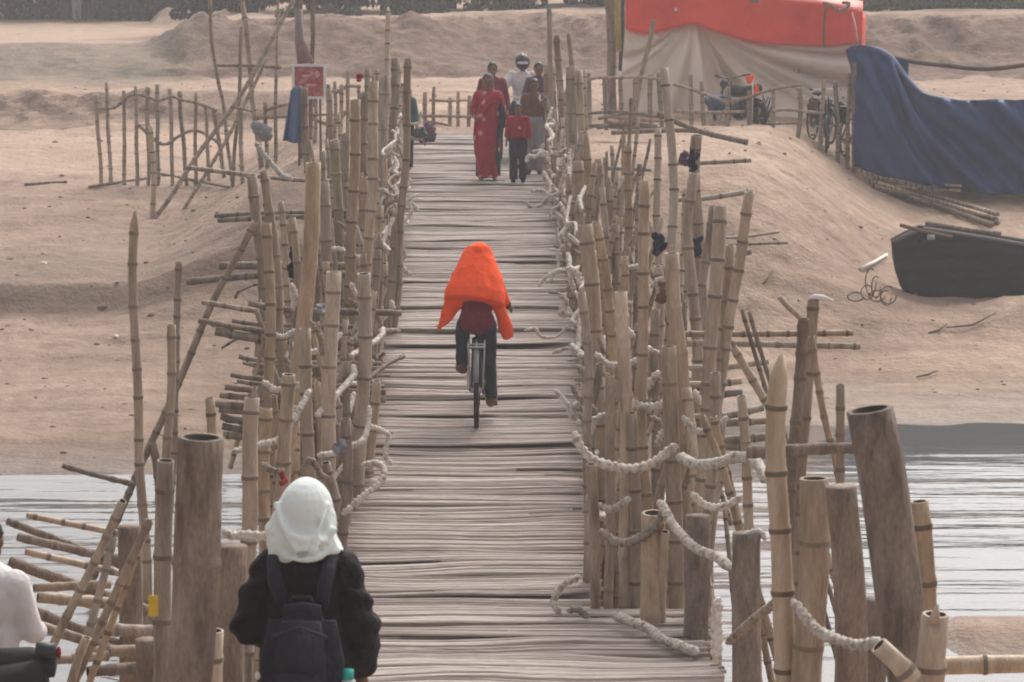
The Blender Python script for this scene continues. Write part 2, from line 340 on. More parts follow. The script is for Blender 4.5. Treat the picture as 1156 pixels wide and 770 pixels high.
def hgt(x, y, detail=True):
    l = lerp_tab(LEFT + (LFAR if x < -9.2 else LCLF), y) if y > 68 else lerp_tab(LEFT, y)
    if y > 68:
        w = ss(-10.6, -8.2, x - .03 * (y - 75)); l = lerp_tab(LEFT + LFAR, y) * (1 - w) + lerp_tab(LEFT + LCLF, y) * w
    r = lerp_tab(RIGHT, y)
    w = ss(-3.2, 1.5, x)
    z = l * (1 - w) + r * w
    if y < 30:   # the sand bar in the water stands only on the right
        w2 = ss(2.6, 4.2, x); z = l * (1 - w2) + r * w2
    # abutment mound under the far end of the bridge
    edge = 40.6 - .25 * max(0, x - 2) + .5 * noise.noise(Vector((x * .5, 3, 1)))
    A = ss(edge, edge + 6.0, y) * (1 - ss(3.2, 6.4, x - .16 * (y - 44))) * ss(-6.2, -3.0, x) * (1 - ss(62, 70, y) * .0)
    top = 2.78 + .1 * ss(47, 52, y)
    z = max(z, z + (top - z) * A)
    # sand mound in front of the boat
    z += .33 * math.exp(-((x - 8.9) / 1.7) ** 2 - ((y - 42.9) / .8) ** 2) + .14 * math.exp(-((x - 8.6) / 1.6) ** 2 - ((y - 42.6) / .6) ** 2) + .16 * math.exp(-((x - 5.4) / 1.2) ** 2 - ((y - 43.2) / 1.0) ** 2)
    # dirt heap at the end of the far path, scrub bank
    z += .52 * math.exp(-((x + 11.1) / .8) ** 4 - ((y - 95) / 1.6) ** 2) + .14 * math.exp(-((x + 11.6) / .3) ** 2 - ((y - 95) / 1.5) ** 2)
    z += .35 * math.exp(-((x + 12.5) / 3) ** 2 - ((y - 75) / 2.2) ** 2)
    if 30 < y < 42 and x > 1.5: z += (.03 * noise.noise(Vector((x * .45, y * .8, 21))) + .014 * noise.noise(Vector((x * 1.6, y * 2.2, 22)))) * (1 - ss(.25, .5, z))
    if 30 < y < 36 and x < 0: z += .03 * noise.noise(Vector((x * .5, y * .8, 23))) * (1 - ss(.2, .4, abs(z)))
    if detail:
        d = 0.0
        land = ss(-.05, .35, z)
        d += .10 * noise.noise(Vector((x * .35, y * .22, 7))) * land
        if 33 < y < 64:
            f1 = noise.voronoi(Vector((x * 1.5, y * 1.1, 0)))[0][0]; mk = ss(-.15, .35, noise.noise(Vector((x * .22, y * .16, 31))))
            d -= .075 * max(0, 1 - f1 / .42) * mk * land
        d += .045 * noise.fractal(Vector((x * 1.1, y * .8, 2)), .7, 2, 4) * land
        steep = ss(.15, .5, abs(lerp_tab(RIGHT, y + .6) - lerp_tab(RIGHT, y - .6)) / 1.2) if x > -8 else ss(.1, .4, abs(l - lerp_tab(LEFT + LFAR, y - .8)))
        if y > 66: 
            gull = noise.fractal(Vector((x * .9 + .35 * y, y * .35, 9)), .8, 2, 4)
            d += (.32 * steep + .16 * ss(70, 71.5, y) * (1 - ss(76, 78, y)) * ss(-9, -8, x)) * gull
        else:
            d += .16 * max(0, noise.fractal(Vector((x * .7, y * .7, 15)), .8, 2, 4)) * ss(61, 62.5, y) * (1 - ss(-4, -2.5, x))
            d += .05 * noise.fractal(Vector((x * .4, y * 3.0, 5)), .8, 2, 3) * ss(33, 36, y) * land
        z += d
    return z
def gpt(px, py, near_=30.0, far_=130.0):
    """the point of the ground seen at a pixel"""
    d = near_
    while d < far_:
        p = at(px, py, d)
        if p.z <= hgt(p.x, p.y): return p
        d += .08
    return p
def axis(segs):
    out = []
    for a, b, st in segs:
        n = int(round((b - a) / st)); out += [a + (b - a) * i / n for i in range(n)]
    out.append(segs[-1][1]); return out
XS = axis([(-150, -40, 10), (-40, -16, 1.2), (-16, 13, .16), (13, 40, 1.2), (40, 150, 10)])
YS = axis([(-60, 8, 4), (8, 32, .5), (32, 57, .16), (57, 84, .22), (84, 110, .8), (110, 180, 10)])
me = bpy.data.meshes.new('ground')
V = [(x, y, hgt(x, y)) for y in YS for x in XS]
nx = len(XS)
Fc = [(j * nx + i, j * nx + i + 1, (j + 1) * nx + i + 1, (j + 1) * nx + i) for j in range(len(YS) - 1) for i in range(nx - 1)]
me.from_pydata(V, [], Fc); me.update()
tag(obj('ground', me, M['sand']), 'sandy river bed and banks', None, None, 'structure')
bm = bmesh.new(); 
for v in ((-140, 9, 0), (140, 9, 0), (140, 46, 0), (-140, 46, 0)): bm.verts.new(v)
bm.faces.new(bm.verts); tag(obj('water', bm, M['water'], None, None, False), None, None, None, 'structure')
# ---------------------------------------------------------------- deck
DT = []
for py, s, xl, xr in ((165, 67, 460, 606), (205, 78, 456, 614), (300, 97, 452, 632), (360, 108, 445, 640), (440, 122, 430, 648), (485, 130, 420, 650), (560, 142, 408, 655), (688, 163, 385, 664)):
    a, b = at(xl, py, F / s), at(xr, py, F / s); DT.append((a.y, a.z, a.x, b.x))
q = at(385, 692, F / 164); DT.append((q.y, q.z, q.x, 1.26))
q = at(345, 770, F / 187); DT.append((q.y, q.z, -1.25, 1.22))
FEET = at(350, 1004, F / 290); DT.append((FEET.y, FEET.z, -1.45, 1.3)); DT.append((4.0, 4.5, -1.5, 1.4))
DT.append((52.0, DT[0][1] + .0, DT[0][2], DT[0][3]))
DT.sort()
def deck(y):
    if y <= DT[0][0]: return DT[0][1:]
    for p, q_ in zip(DT, DT[1:]):
        if y <= q_[0]:
            t = (y - p[0]) / (q_[0] - p[0]); return tuple(p[i] + (q_[i] - p[i]) * t for i in (1, 2, 3))
    return DT[-1][1:]
br = empty('bamboo_bridge', (0, 8, 0), 'long footbridge decked with split bamboo crossing the shallow river', 'bridge')
bm = bmesh.new()
y = 7.0; k = 0; course = 0; step_h = 0; nextc = y
def strip(bm, y, w, h, dz, seed, x0, x1, layer=0):
    n = 9; prev = None
    for i in range(n + 1):
        t = i / n; x = x0 + (x1 - x0) * t
        yy = y + .075 * noise.noise(Vector((x * .55, seed[0], 0))) + .02 * noise.noise(Vector((x * 1.7, seed[1], 4)))
        zz = deck(yy)[0] + dz + .030 * noise.noise(Vector((x * .7, seed[0] * 1.3, 8))) + .012 * noise.noise(Vector((x * 1.6, seed[1] * 1.3, 18)))
        tp = (.55 + .45 * min(1, min(t, 1 - t) * 12))
        ww, hh = w * tp, h
        vs = [bm.verts.new((x, yy + a * ww, zz + b)) for a, b in ((-.5, -hh), (-.36, -.25 * hh), (-.1, 0), (.2, -.03 * hh), (.42, -.35 * hh), (.5, -hh))]
        if prev:
            for j in range(5): bm.faces.new((prev[j], prev[j + 1], vs[j + 1], vs[j]))
        else: bm.faces.new(vs)
        prev = vs
    bm.faces.new(prev[::-1])
rise = 0
while y < 51:
    if y >= nextc:
        course += 1; rise = rnd(.002, .024) if random.random() < .8 else rnd(.024, .034); lencourse = rnd(.22, .8); nextc = y + lencourse; y0c = y
    w = rnd(.028, .055)
    z_, xl, xr = deck(y)
    fr = (y - y0c) / lencourse
    a, b = xl - rnd(.0, .14), xr + rnd(.0, .12)
    if random.random() < .22:
        if random.random() < .5: a += rnd(0, .6) * (xr - xl)
        else: b -= rnd(0, .6) * (xr - xl)
    strip(bm, y, w, rnd(.014, .03), rise * (1 - fr) + random.gauss(0, .0035), (course * 3.7 + fr * .7, y * .9), a, b)
    y += w * rnd(.85, 1.08)
y = 7.0
while y < 51:     # the lower mat under the walking layer
    z_, xl, xr = deck(y); strip(bm, y, .10, .02, -.045, (y * .3, y), xl - .05, xr + .05); y += .095
obj('deck', bm, M['deck'], br, None, False)
# stringers under the deck
for off in (.12, .5, .88):
    pts = []
    for i in range(24):
        yy = 7 + 41 * i / 23; z_, xl, xr = deck(yy); pts.append((xl + (min(xr, xl + 2.4) - xl) * off, yy, z_ - .17))
    bm = bmesh.new(); tube(bm, pts, .055, 8); obj('stringer', bm, M['grey'], br)
# ---------------------------------------------------------------- bamboo poles
def bamboo(pts, r0, r1, seg=9, hollow=True, point=False, nodes=True, spacing=None, rough=1.0):
    """pts from top to bottom"""
    bm = bmesh.new(); sp_ = spacing or max(.16, min(.46, rnd(5, 8) * r0)); ring_dark = random.random() < .88
    L = []
    P = spline(pts, .09)
    acc = [0]
    for a, b in zip(P, P[1:]): acc.append(acc[-1] + (b - a).length)
    tot = acc[-1]
    def pos(s):
        s = max(0, min(tot, s))
        for i in range(len(acc) - 1):
            if s <= acc[i + 1]: return P[i].lerp(P[i + 1], (s - acc[i]) / max(1e-6, acc[i + 1] - acc[i]))
        return P[-1]
    ev = []   # (s, factor, dark)
    s = 0; nxt = rnd(.25, .9) * sp_
    seed = rnd(0, 99)
    s_list = [0.0]
    if nodes:
        while nxt < tot:
            s_list += [nxt - .035, nxt - .012, nxt, nxt + .012, nxt + .035]; nxt += sp_ * rnd(.65, 1.4)
        ndset = set(s_list[3::5])
    x = .1
    while x < tot: s_list.append(x); x += .12
    s_list.append(tot); s_list = sorted(set(max(0, min(tot, q)) for q in s_list))
    nd = [] 
    if nodes:
        nd = sorted(ndset)
    rs = []; fr_pts = [pos(q) for q in s_list]
    for i in range(len(fr_pts)):   # small natural crookedness
        q = s_list[i]; a = min(r0 * 1.1, .045) * rough if r0 < .055 else .018
        fr_pts[i] = fr_pts[i] + Vector((noise.noise(Vector((q * 1.1, seed, 0))), noise.noise(Vector((q * 1.1, seed, 5))), 0)) * a
    # drop near duplicates
    keep = [0]
    for i in range(1, len(s_list)):
        if s_list[i] - s_list[keep[-1]] > .004: keep.append(i)
    s_list = [s_list[i] for i in keep]; fr_pts = [fr_pts[i] for i in keep]
    prev = None
    frs = frames(fr_pts); k6 = min(8, len(fr_pts) - 1); t0 = (fr_pts[k6] - fr_pts[0]).normalized(); u0 = (frs[0][1] - t0 * frs[0][1].dot(t0)).normalized(); frs[0] = (t0, u0, t0.cross(u0))
    for (t, a, b), p, q in zip(frs, fr_pts, s_list):
        r = r0 + (r1 - r0) * q / tot
        dn = min([abs(q - n_) for n_ in nd] or [9])
        f = 1 + .035 * noise.noise(Vector((q * 2.3, seed, 2))) * rough
        if dn < .006: f *= 1.17 if r0 < .055 else 1.06
        elif dn < .02: f *= 1.10 if r0 < .055 else 1.04
        elif dn > .2: f *= .985
        if point and q < r0 * 2.6: f *= max(.3, (q / (r0 * 2.6)) ** .6)
        rg = ring(bm, p, a, b, r * f, r * f, seg, (lambda k, q=q: 1 + .05 * rough * noise.noise(Vector((k * 1.7, q * 1.3, seed)))) )
        if prev: bridge(bm, prev[0], rg, 1 if (ring_dark and dn < .014 and prev[1] < .014) else 0)
        prev = (rg, dn)
        rs.append(rg)
    if hollow:
        t, a, b = frs[0]; c = fr_pts[0]
        inner = [bm.verts.new(c + (v.co - c) * .76) for v in rs[0]]
        deep = [bm.verts.new(v.co + t * r0 * 2.5) for v in inner]
        n = seg
        for k in range(n):
            f = bm.faces.new((rs[0][(k + 1) % n], rs[0][k], inner[k], inner[(k + 1) % n])); f.material_index = 0
            f = bm.faces.new((inner[(k + 1) % n], inner[k], deep[k], deep[(k + 1) % n])); f.material_index = 2
        f = bm.faces.new(deep[::-1]); f.material_index = 2
    else:
        bm.faces.new(rs[0][::-1])
    bm.faces.new(rs[-1])
    bmesh.ops.recalc_face_normals(bm, faces=bm.faces)
    return bm
def pole_pts(pix, d, ground=True, jit=.0, d2=None):
    n = len(pix); pts = [at(x, y_, d + (0 if d2 is None else (d2 - d) * i / (n - 1))) for i, (x, y_) in enumerate(pix)]
    if jit:
        a, b = rnd(-jit, jit), rnd(-jit, jit)
        pts = [p + Vector((0, a + (b - a) * i / max(1, n - 1), 0)) for i, p in enumerate(pts)]
    if ground:
        dr = (pts[-1] - pts[-2]).normalized()
        if dr.z > -.45: dr = Vector((dr.x * .4, dr.y * .4, -1)).normalized()
        p = pts[-1].copy(); lim = 0
        while p.z > hgt(p.x, p.y, False) - .3 and lim < 80: p += dr * .1; lim += 1
        if lim > 1: pts.append(p)
    return pts
MM = {k: [M[k], M['node'], M['hollow']] for k in ('tan', 'grey', 'pale', 'green', 'wood')}
def post(name, pix, w, d, m='tan', parent=None, label=None, cat=None, group=None, ground=True, jit=.12, w2=None, **k):
    pts = pole_pts(pix, d, ground, jit, k.pop('d2', None)); w *= rnd(.92, 1.08) if name == 'railing_post' else 1.0; r = w / 2 * d / F; r1 = (w2 or w * 1.08) / 2 * d / F
    if m == 'wood' and name == 'log_post': k['nodes'] = False; k['hollow'] = 'hollow top' in (label or '')
    bm = bamboo(pts, r, r1, **k)
    low = min(pts, key=lambda p: p.z)
    o = obj(name, bm, MM[m], parent, None if parent else tuple(low))
    return tag(o, label, cat, group)
def wrapped(pts, r, ends=True):
    """a crooked branch wound with rope strips"""
    P = spline(pts, max(.008, r * .38)); bm = bmesh.new(); sd = rnd(0, 50); prev = None; seg = 9; acc = 0
    fr = frames(P); n = len(P)
    for i, ((t, a, b), p) in enumerate(zip(fr, P)):
        if i: acc += (p - P[i - 1]).length
        ph = acc / (r * 1.5) * 2 * math.pi * .5
        lump = 1 + .22 * noise.noise(Vector((acc * 9, sd, 0)))
        e = min(1, .5 + .5 * min(i, n - 1 - i) / 3)
        off = Vector((noise.noise(Vector((acc * 5, sd, 1))), noise.noise(Vector((acc * 5, sd, 2))), noise.noise(Vector((acc * 5, sd, 3))))) * r * .35
        rg = ring(bm, p + off, a, b, r * lump * e, r * lump * e, seg, lambda k: 1 + .2 * math.sin(ph * 2 + 2 * math.pi * k / seg))
        if prev: bridge(bm, prev, rg)
        else: bm.faces.new(rg[::-1])
        prev = rg
    bm.faces.new(prev)
    return bm
def rail(pix, w, d, parent, d2=None, m='rope', name='rope_wrapped_rail', dz=0):
    n = len(pix); d2 = d2 or d
    pts = [at(x, y_, d + (d2 - d) * i / (n - 1)) for i, (x, y_) in enumerate(pix)]
    return obj(name, wrapped(pts, w / 2 * d / F * .84), M[m], parent)
LR = empty('bamboo_railing', (-1.9, 20, 0), 'left railing of the bridge, upright bamboo posts tied with rope wrapped branches', 'railing')
RR = empty('bamboo_railing', (.9, 19, 0), 'right railing of the bridge, dense upright bamboo posts tied with wavy rope wrapped branches', 'railing')
for pix, w, d, m in (
    (((344, 98), (349, 230), (352, 300)), 8, 36, 'grey'), (((353, 185), (349, 300), (333, 440), (318, 560)), 17, 21, 'tan'),
    (((366, 205), (370, 320), (365, 420)), 13, 27, 'grey'), (((378, 306), (375, 380), (371, 460), (369, 560)), 18, 21.5, 'tan'),
    (((400, 112), (396, 300), (388, 480)), 12, 27, 'tan'), (((379, 158), (382, 300), (380, 420)), 12, 31, 'green'),
    (((391, 150), (391, 280), (389, 380)), 10, 33, 'grey'), (((410, 105), (408, 300), (404, 400)), 12, 30, 'grey'),
    (((420, 92), (414, 300), (404, 500)), 12, 25, 'tan'), (((434, 86), (429, 230), (424, 330)), 13, 35, 'grey'),
    (((446, 66), (441, 210)), 9, 38, 'grey'), (((452, 72), (446, 200)), 7, 39, 'tan'),
    (((460, 66), (456, 200), (450, 320), (438, 430)), 8, 29, 'grey'), (((412, 308), (409, 440), (402, 560)), 16, 22.5, 'tan'),
    (((428, 262), (424, 400), (419, 470)), 10, 27, 'grey'), (((447, 252), (440, 360)), 10, 29, 'grey'),
    (((348, 370), (350, 440), (349, 560)), 14, 20.5, 'tan'), (((299, 253), (305, 340), (307, 470)), 11, 22, 'tan'),
    (((297, 195), (310, 300), (316, 410)), 10, 24, 'grey'), (((315, 228), (322, 300), (326, 350)), 7, 27, 'tan'),
    (((284, 450), (283, 540), (281, 610)), 19, 18.5, 'tan'), (((302, 462), (301, 560)), 15, 20, 'tan'),
    (((326, 420), (321, 560)), 16, 19.5, 'tan'), (((437, 8), (438, 60), (442, 180)), 6, 40, 'pale'), (((386, 95), (384, 200)), 5, 41, 'grey'),
    (((370, 100), (372, 190)), 6, 42, 'grey'), (((415, 78), (414, 150)), 6, 42, 'grey'), (((330, 245), (335, 330), (333, 400)), 9, 25, 'grey'),
    (((391, 470), (388, 560)), 12, 20.5, 'grey'), (((358, 300), (356, 420)), 10, 26, 'grey'), (((425, 430), (418, 520)), 11, 23, 'tan'), (((385, 415), (380, 500)), 12, 24, 'tan')):
    post('railing_post', pix, w, d, m, LR, point=random.random() < .05)
for pix, w, d, m in (
    (((620, 10), (622, 80), (626, 170)), 6, 41, 'grey'), (((629, 40), (633, 110), (640, 200)), 8, 40, 'grey'), (((642, 38), (645, 90), (648, 160)), 5, 40, 'grey'),
    (((644, 75), (646, 160), (650, 230)), 13, 37, 'grey'), (((653, 80), (657, 160), (668, 270)), 9, 36, 'tan'), (((660, 80), (664, 180)), 4, 38, 'tan'),
    (((660, 148), (672, 240), (684, 320)), 10, 34, 'tan'), (((652, 183), (654, 270), (658, 350)), 12, 31, 'tan'), (((676, 180), (686, 260), (693, 340)), 10, 32, 'tan'),
    (((691, 165), (691, 215)), 5, 38, 'tan'), (((709, 163), (709, 290)), 9, 33, 'tan'), (((722, 185), (720, 270)), 6, 33, 'grey'),
    (((729, 205), (725, 300), (724, 400), (728, 520), (734, 640)), 12, 20.5, 'tan'), (((744, 146), (743, 280)), 8, 33, 'pale'), (((753, 77), (757, 180), (757, 300)), 10, 30, 'pale'),
    (((786, 152), (784, 200), (790, 280), (792, 350)), 13, 28, 'grey'), (((775, 213), (770, 290)), 6, 30, 'pale'), (((782, 195), (777, 265), (782, 340), (788, 470)), 13, 23, 'tan'),
    (((803, 232), (798, 270), (790, 340), (786, 420)), 9, 25, 'grey'), (((815, 235), (812, 265), (808, 320), (802, 400), (795, 520), (792, 600)), 16, 19.5, 'tan'),
    (((825, 278), (820, 370), (813, 420), (808, 520)), 12, 21, 'tan'), (((846, 216), (838, 255), (831, 310), (822, 380), (814, 440)), 13, 21, 'tan'),
    (((758, 285), (762, 345), (769, 400), (775, 500), (780, 570)), 15, 20.5, 'tan'), (((673, 250), (688, 350), (693, 440)), 11, 24, 'tan'),
    (((660, 255), (668, 335), (674, 430), (678, 520)), 17, 23, 'tan'), (((697, 255), (695, 345), (696, 430)), 9, 27, 'grey'), (((699, 330), (702, 440), (706, 560), (708, 670)), 14, 20, 'tan'),
    (((713, 465), (716, 560), (716, 670)), 13, 20, 'tan'), (((755, 392), (758, 480), (762, 590), (764, 680)), 17, 20, 'grey'), 
    (((656, 330), (661, 420), (663, 520), (662, 685)), 9, 20.2, 'grey'), (((687, 425), (688, 560), (688, 685)), 12, 19.8, 'tan'), (((667, 520), (672, 600), (673, 690)), 11, 19.6, 'grey'),
    (((736, 575), (735, 690)), 25, 19.2, 'tan'), (((750, 600), (748, 690)), 10, 19, 'pale'), (((742, 300), (745, 420)), 9, 26, 'tan'), (((640, 120), (645, 220)), 8, 38, 'tan'),
    (((769, 330), (768, 430)), 9, 25, 'grey'), (((705, 290), (708, 400)), 9, 26, 'tan'), (((741, 350), (742, 480)), 10, 23, 'grey'), (((646, 230), (650, 320)), 9, 31, 'grey'),
    (((806, 420), (800, 560)), 11, 19, 'tan'), (((777, 440), (786, 540)), 12, 20, 'tan'), (((690, 200), (692, 300)), 8, 31, 'tan')):
    post('railing_post', pix, w, d, m, RR, point=random.random() < .05)
# short inner posts along both edges
for side, par, lo, hi in ((-1, LR, 21, 45), (1, RR, 20.5, 45)):
    y = lo
    while y < hi:
        z_, xl, xr = deck(y); x = (xl - rnd(.03, .3)) if side < 0 else (xr + rnd(.03, .3))
        h_ = rnd(.6, 1.35) if y < 36 else rnd(.8, 1.7)
        if side < 0 and y < 24: h_ *= .6
        r = rnd(.02, .038); top = Vector((x + rnd(-.08, .08) + side * rnd(-.03, .16), y + rnd(-.1, .1), z_ + h_))
        gx = x - side * .05
        bm = bamboo([top, Vector((x, y, z_)), Vector((gx, y, hgt(gx, y, False) - .25))], r, r * 1.1, seg=8)
        obj('railing_post', bm, MM[random.choice(('tan', 'grey', 'tan', 'grey', 'pale'))], par)
        y += rnd(.5, .95) if y < 30 else rnd(.55, 1.1)

# more uprights packed into the railings, further out from the deck
for side, par, n, lo, hi, wide in ((-1, LR, 66, 20.8, 37, 1.0), (1, RR, 62, 20.3, 37, 1.0)):
    for i in range(n):
        y = lo + (hi - lo) * ((i + random.random()) / n) ** 1.15
        z_, xl, xr = deck(y); o_ = rnd(.05, wide); x = (xl - o_) if side < 0 else (xr + o_)
        h_ = rnd(.55, 1.6) * (.72 if side < 0 and y < 23.5 else 1); r = rnd(.014, .036); top = Vector((x + rnd(-.12, .12) + side * rnd(-.05, .22), y + rnd(-.15, .15), z_ + h_)); mid = Vector((x, y + rnd(-.08, .08), z_ - .1))
        bm = bamboo([top, mid, Vector((mid.x - side * .05, mid.y, hgt(mid.x, mid.y, False) - .25))], r, r * 1.12, seg=9)
        obj('railing_post', bm, MM[random.choice(('tan', 'grey', 'tan'))], par)
for pix, w, d, d2, m in (
    (((262, 510), (290, 503), (312, 497), (330, 475), (342, 455), (350, 440)), 9, 19.6, 20.2, 'rope'), (((358, 470), (370, 455), (385, 440), (398, 425), (400, 413)), 8, 21.2, 22.5, 'rope'),
    (((396, 402), (415, 390), (430, 380), (433, 371)), 7, 22.6, 24, 'rope'), (((416, 428), (440, 409), (456, 402)), 6, 24, 25, 'ropeb'),
    (((386, 581), (410, 560), (428, 546), (434, 531), (425, 523), (408, 526)), 9, 20.2, 20.6, 'rope'), (((393, 504), (408, 498), (415, 485), (416, 458)), 8, 21.8, 22.2, 'rope'),
    (((358, 514), (380, 510), (393, 498)), 8, 20.8, None, 'rope'), (((350, 362), (362, 382), (364, 402)), 8, 21, None, 'ropeb'), (((320, 402), (326, 412), (325, 432)), 8, 21.5, None, 'ropeb'),
    (((328, 320), (334, 335), (330, 352)), 8, 24, None, 'rope'), (((440, 138), (455, 131)), 4, 38, None, 'rope'), (((452, 140), (451, 158), (440, 170), (452, 178), (446, 190)), 3, 37, None, 'rope'),
    (((426, 236), (431, 226), (437, 216), (428, 213)), 4, 33, None, 'rope'), (((428, 190), (440, 193), (448, 185)), 4, 35, None, 'rope'), (((400, 350), (404, 362), (397, 378)), 6, 25, None, 'rope'),
    (((405, 275), (420, 280), (436, 283)), 4, 30, None, 'ropeb'), (((455, 300), (459, 308), (466, 309)), 6, 31, None, 'rope'), (((294, 522), (306, 530), (322, 532)), 9, 19, None, 'ropeb'),
    (((296, 430), (312, 440), (334, 436), (352, 420)), 9, 20.8, None, 'rope'), (((330, 388), (346, 398), (368, 392), (386, 376)), 8, 22, None, 'rope'), (((300, 372), (318, 380), (336, 372)), 7, 23, None, 'rope'),
    (((338, 537), (350, 520), (362, 535), (372, 540)), 8, 19.6, None, 'ropeb'), (((316, 472), (330, 462), (342, 462)), 8, 20.4, None, 'rope'), (((380, 250), (392, 258), (400, 256)), 6, 30, None, 'ropeb')):
    rail(pix, w, d, LR, d2, m)
for pix, w, d, d2, m in (
    (((649, 488), (655, 505), (668, 518), (690, 527), (715, 528), (740, 521), (765, 503)), 13, 19.2, 19.2, 'rope'), (((767, 515), (785, 524), (805, 523), (840, 516), (853, 522), (866, 542)), 13, 18.6, 17, 'rope'),
    (((678, 598), (695, 611), (712, 612), (735, 600), (746, 586), (749, 573)), 12, 19.2, 18.8, 'ropeb'), (((744, 566), (760, 592), (780, 615), (810, 630), (824, 641)), 12, 18.6, 17.5, 'rope'),
    (((812, 674), (810, 700), (808, 748)), 16, 16.5, None, 'rope'), (((820, 727), (845, 705), (870, 685), (890, 674)), 13, 15, 14.5, 'ropeb'),
    (((894, 678), (915, 705), (935, 719), (965, 728), (990, 726), (1000, 731)), 15, 11.7, 11.2, 'rope'), (((250, 600), (262, 606), (278, 604), (306, 607)), 13, 12.2, None, 'rope'), (((694, 694), (720, 704), (750, 722), (787, 737)), 12, 18.9, 17.9, 'rope'),
    (((655, 650), (636, 660), (626, 678), (634, 694)), 11, 19.3, None, 'rope'), (((640, 690), (652, 688), (664, 697)), 11, 19.2, None, 'ropeb'),
    (((626, 440), (640, 455), (645, 470), (656, 478)), 7, 22.8, None, 'rope'), (((646, 434), (655, 450), (673, 463)), 8, 22, None, 'ropeb'),
    (((667, 492), (671, 476), (686, 468)), 10, 20.6, None, 'rope'), (((638, 303), (650, 307), (658, 327)), 9, 26.5, None, 'rope'), (((659, 340), (670, 350), (682, 358)), 8, 25.5, None, 'rope'),
    (((703, 307), (712, 302), (726, 300)), 7, 26, None, 'rope'), (((730, 441), (736, 428), (745, 419)), 10, 20.8, None, 'rope'), (((741, 505), (745, 494), (748, 485)), 9, 20.6, None, 'rope'),
    (((728, 390), (736, 396), (744, 398)), 7, 22, None, 'rope'), (((735, 325), (741, 318), (749, 314)), 8, 25, None, 'rope'), (((690, 221), (697, 212), (704, 199)), 5, 31, None, 'rope'),
    (((694, 372), (706, 372), (717, 381)), 8, 23, None, 'rope'), (((672, 380), (680, 392), (684, 400)), 7, 23, None, 'ropeb'), (((620, 166), (628, 172), (634, 185)), 4, 38, None, 'rope'),
    (((634, 205), (640, 212), (636, 224), (645, 232)), 4, 34, None, 'rope'), (((627, 240), (634, 246), (645, 255), (642, 262)), 5, 31, None, 'rope'), (((618, 140), (627, 136), (632, 142)), 4, 39, None, 'rope'),
    (((784, 440), (790, 452), (793, 456)), 8, 20, None, 'rope'), (((806, 455), (812, 462)), 8, 19.5, None, 'rope'), (((680, 420), (694, 432)), 9, 21.4, None, 'ropeb'),
    (((700, 440), (716, 456), (742, 458), (764, 444)), 10, 20.4, None, 'rope'), (((662, 560), (676, 572), (694, 574), (712, 562)), 10, 19.6, None, 'rope'), (((770, 470), (784, 486), (806, 484), (822, 470)), 10, 19.0, None, 'rope'), (((780, 556), (796, 570), (818, 572), (840, 560)), 10, 18.2, None, 'rope'), (((672, 398), (690, 412), (716, 408), (736, 392)), 9, 21.6, None, 'rope'),
    (((864, 610), (858, 600), (845, 602), (838, 606)), 9, 15.4, None, 'rope'), (((733, 470), (745, 478), (742, 492)), 9, 21, None, 'ropeb'), (((630, 330), (640, 340), (637, 352), (646, 356)), 7, 26, None, 'rope')):
    rail(pix, w, d, RR, d2, m)

# short crooked rope ends tied along both deck edges, and thin braces inside the railings
for side, par in ((-1, LR), (1, RR)):
    for hh, st in ((.32, 20.6), (.85, 21.4), (1.25, 24)):
        y = st
        while y < 42:
            ln = rnd(1.0, 1.9); pts = []; o_ = rnd(-.04, .16)
            for k in range(5):
                yy = y + ln * k / 4; z_, xl, xr = deck(yy); x = (xl - o_ - rnd(-.05, .09)) if side < 0 else (xr + o_ + rnd(-.05, .09))
                pts.append(Vector((x, yy, z_ + hh * rnd(.9, 1.1) - .16 * math.sin(k / 4 * 3.14))))
            obj('rope_wrapped_rail', wrapped(pts, rnd(.014, .023)), M[random.choice(('rope', 'rope', 'ropeb'))], par); y += ln * rnd(.95, 1.5)
for side, par, n in ((-1, LR, 40), (1, RR, 36)):
    for i in range(n):
        y = 22.5 + 19 * ((i + random.random()) / n) ** 1.1
        z_, xl, xr = deck(y); x = (xl - rnd(-.05, .25)) if side < 0 else (xr + rnd(-.05, .25)); zz = z_ + (rnd(.05, .9) if y < 33 else rnd(.05, 1.1))
        p = Vector((x, y - .1, zz)); pts = [p]
        a = rnd(0, 6.3)
        for k in range(random.choice((2, 3, 3, 4))):
            a += rnd(-1.3, 1.3); p = p + Vector((math.cos(a), rnd(-.3, .3), math.sin(a))) * rnd(.08, .16); pts.append(p)
        obj('rope_end', wrapped(pts, rnd(.014, .03)), M[random.choice(('rope', 'rope', 'ropeb'))], par)
    for i in range(44):
        y = rnd(19.5, 36); z_, xl, xr = deck(y); x = (xl - rnd(.2, .9)) if side < 0 else (xr + rnd(.2, 1.1))
        sl_ = rnd(-.5, .5); p = Vector((x, y, z_ + rnd(.1, 1.15)))
        obj('railing_brace', bamboo([p, p + Vector((-sl_, rnd(-.2, .2), -1.3))], rnd(.011, .024), .022, seg=7), MM[random.choice(('tan', 'grey'))], par)
HAZE = .0015; EXPO = .6
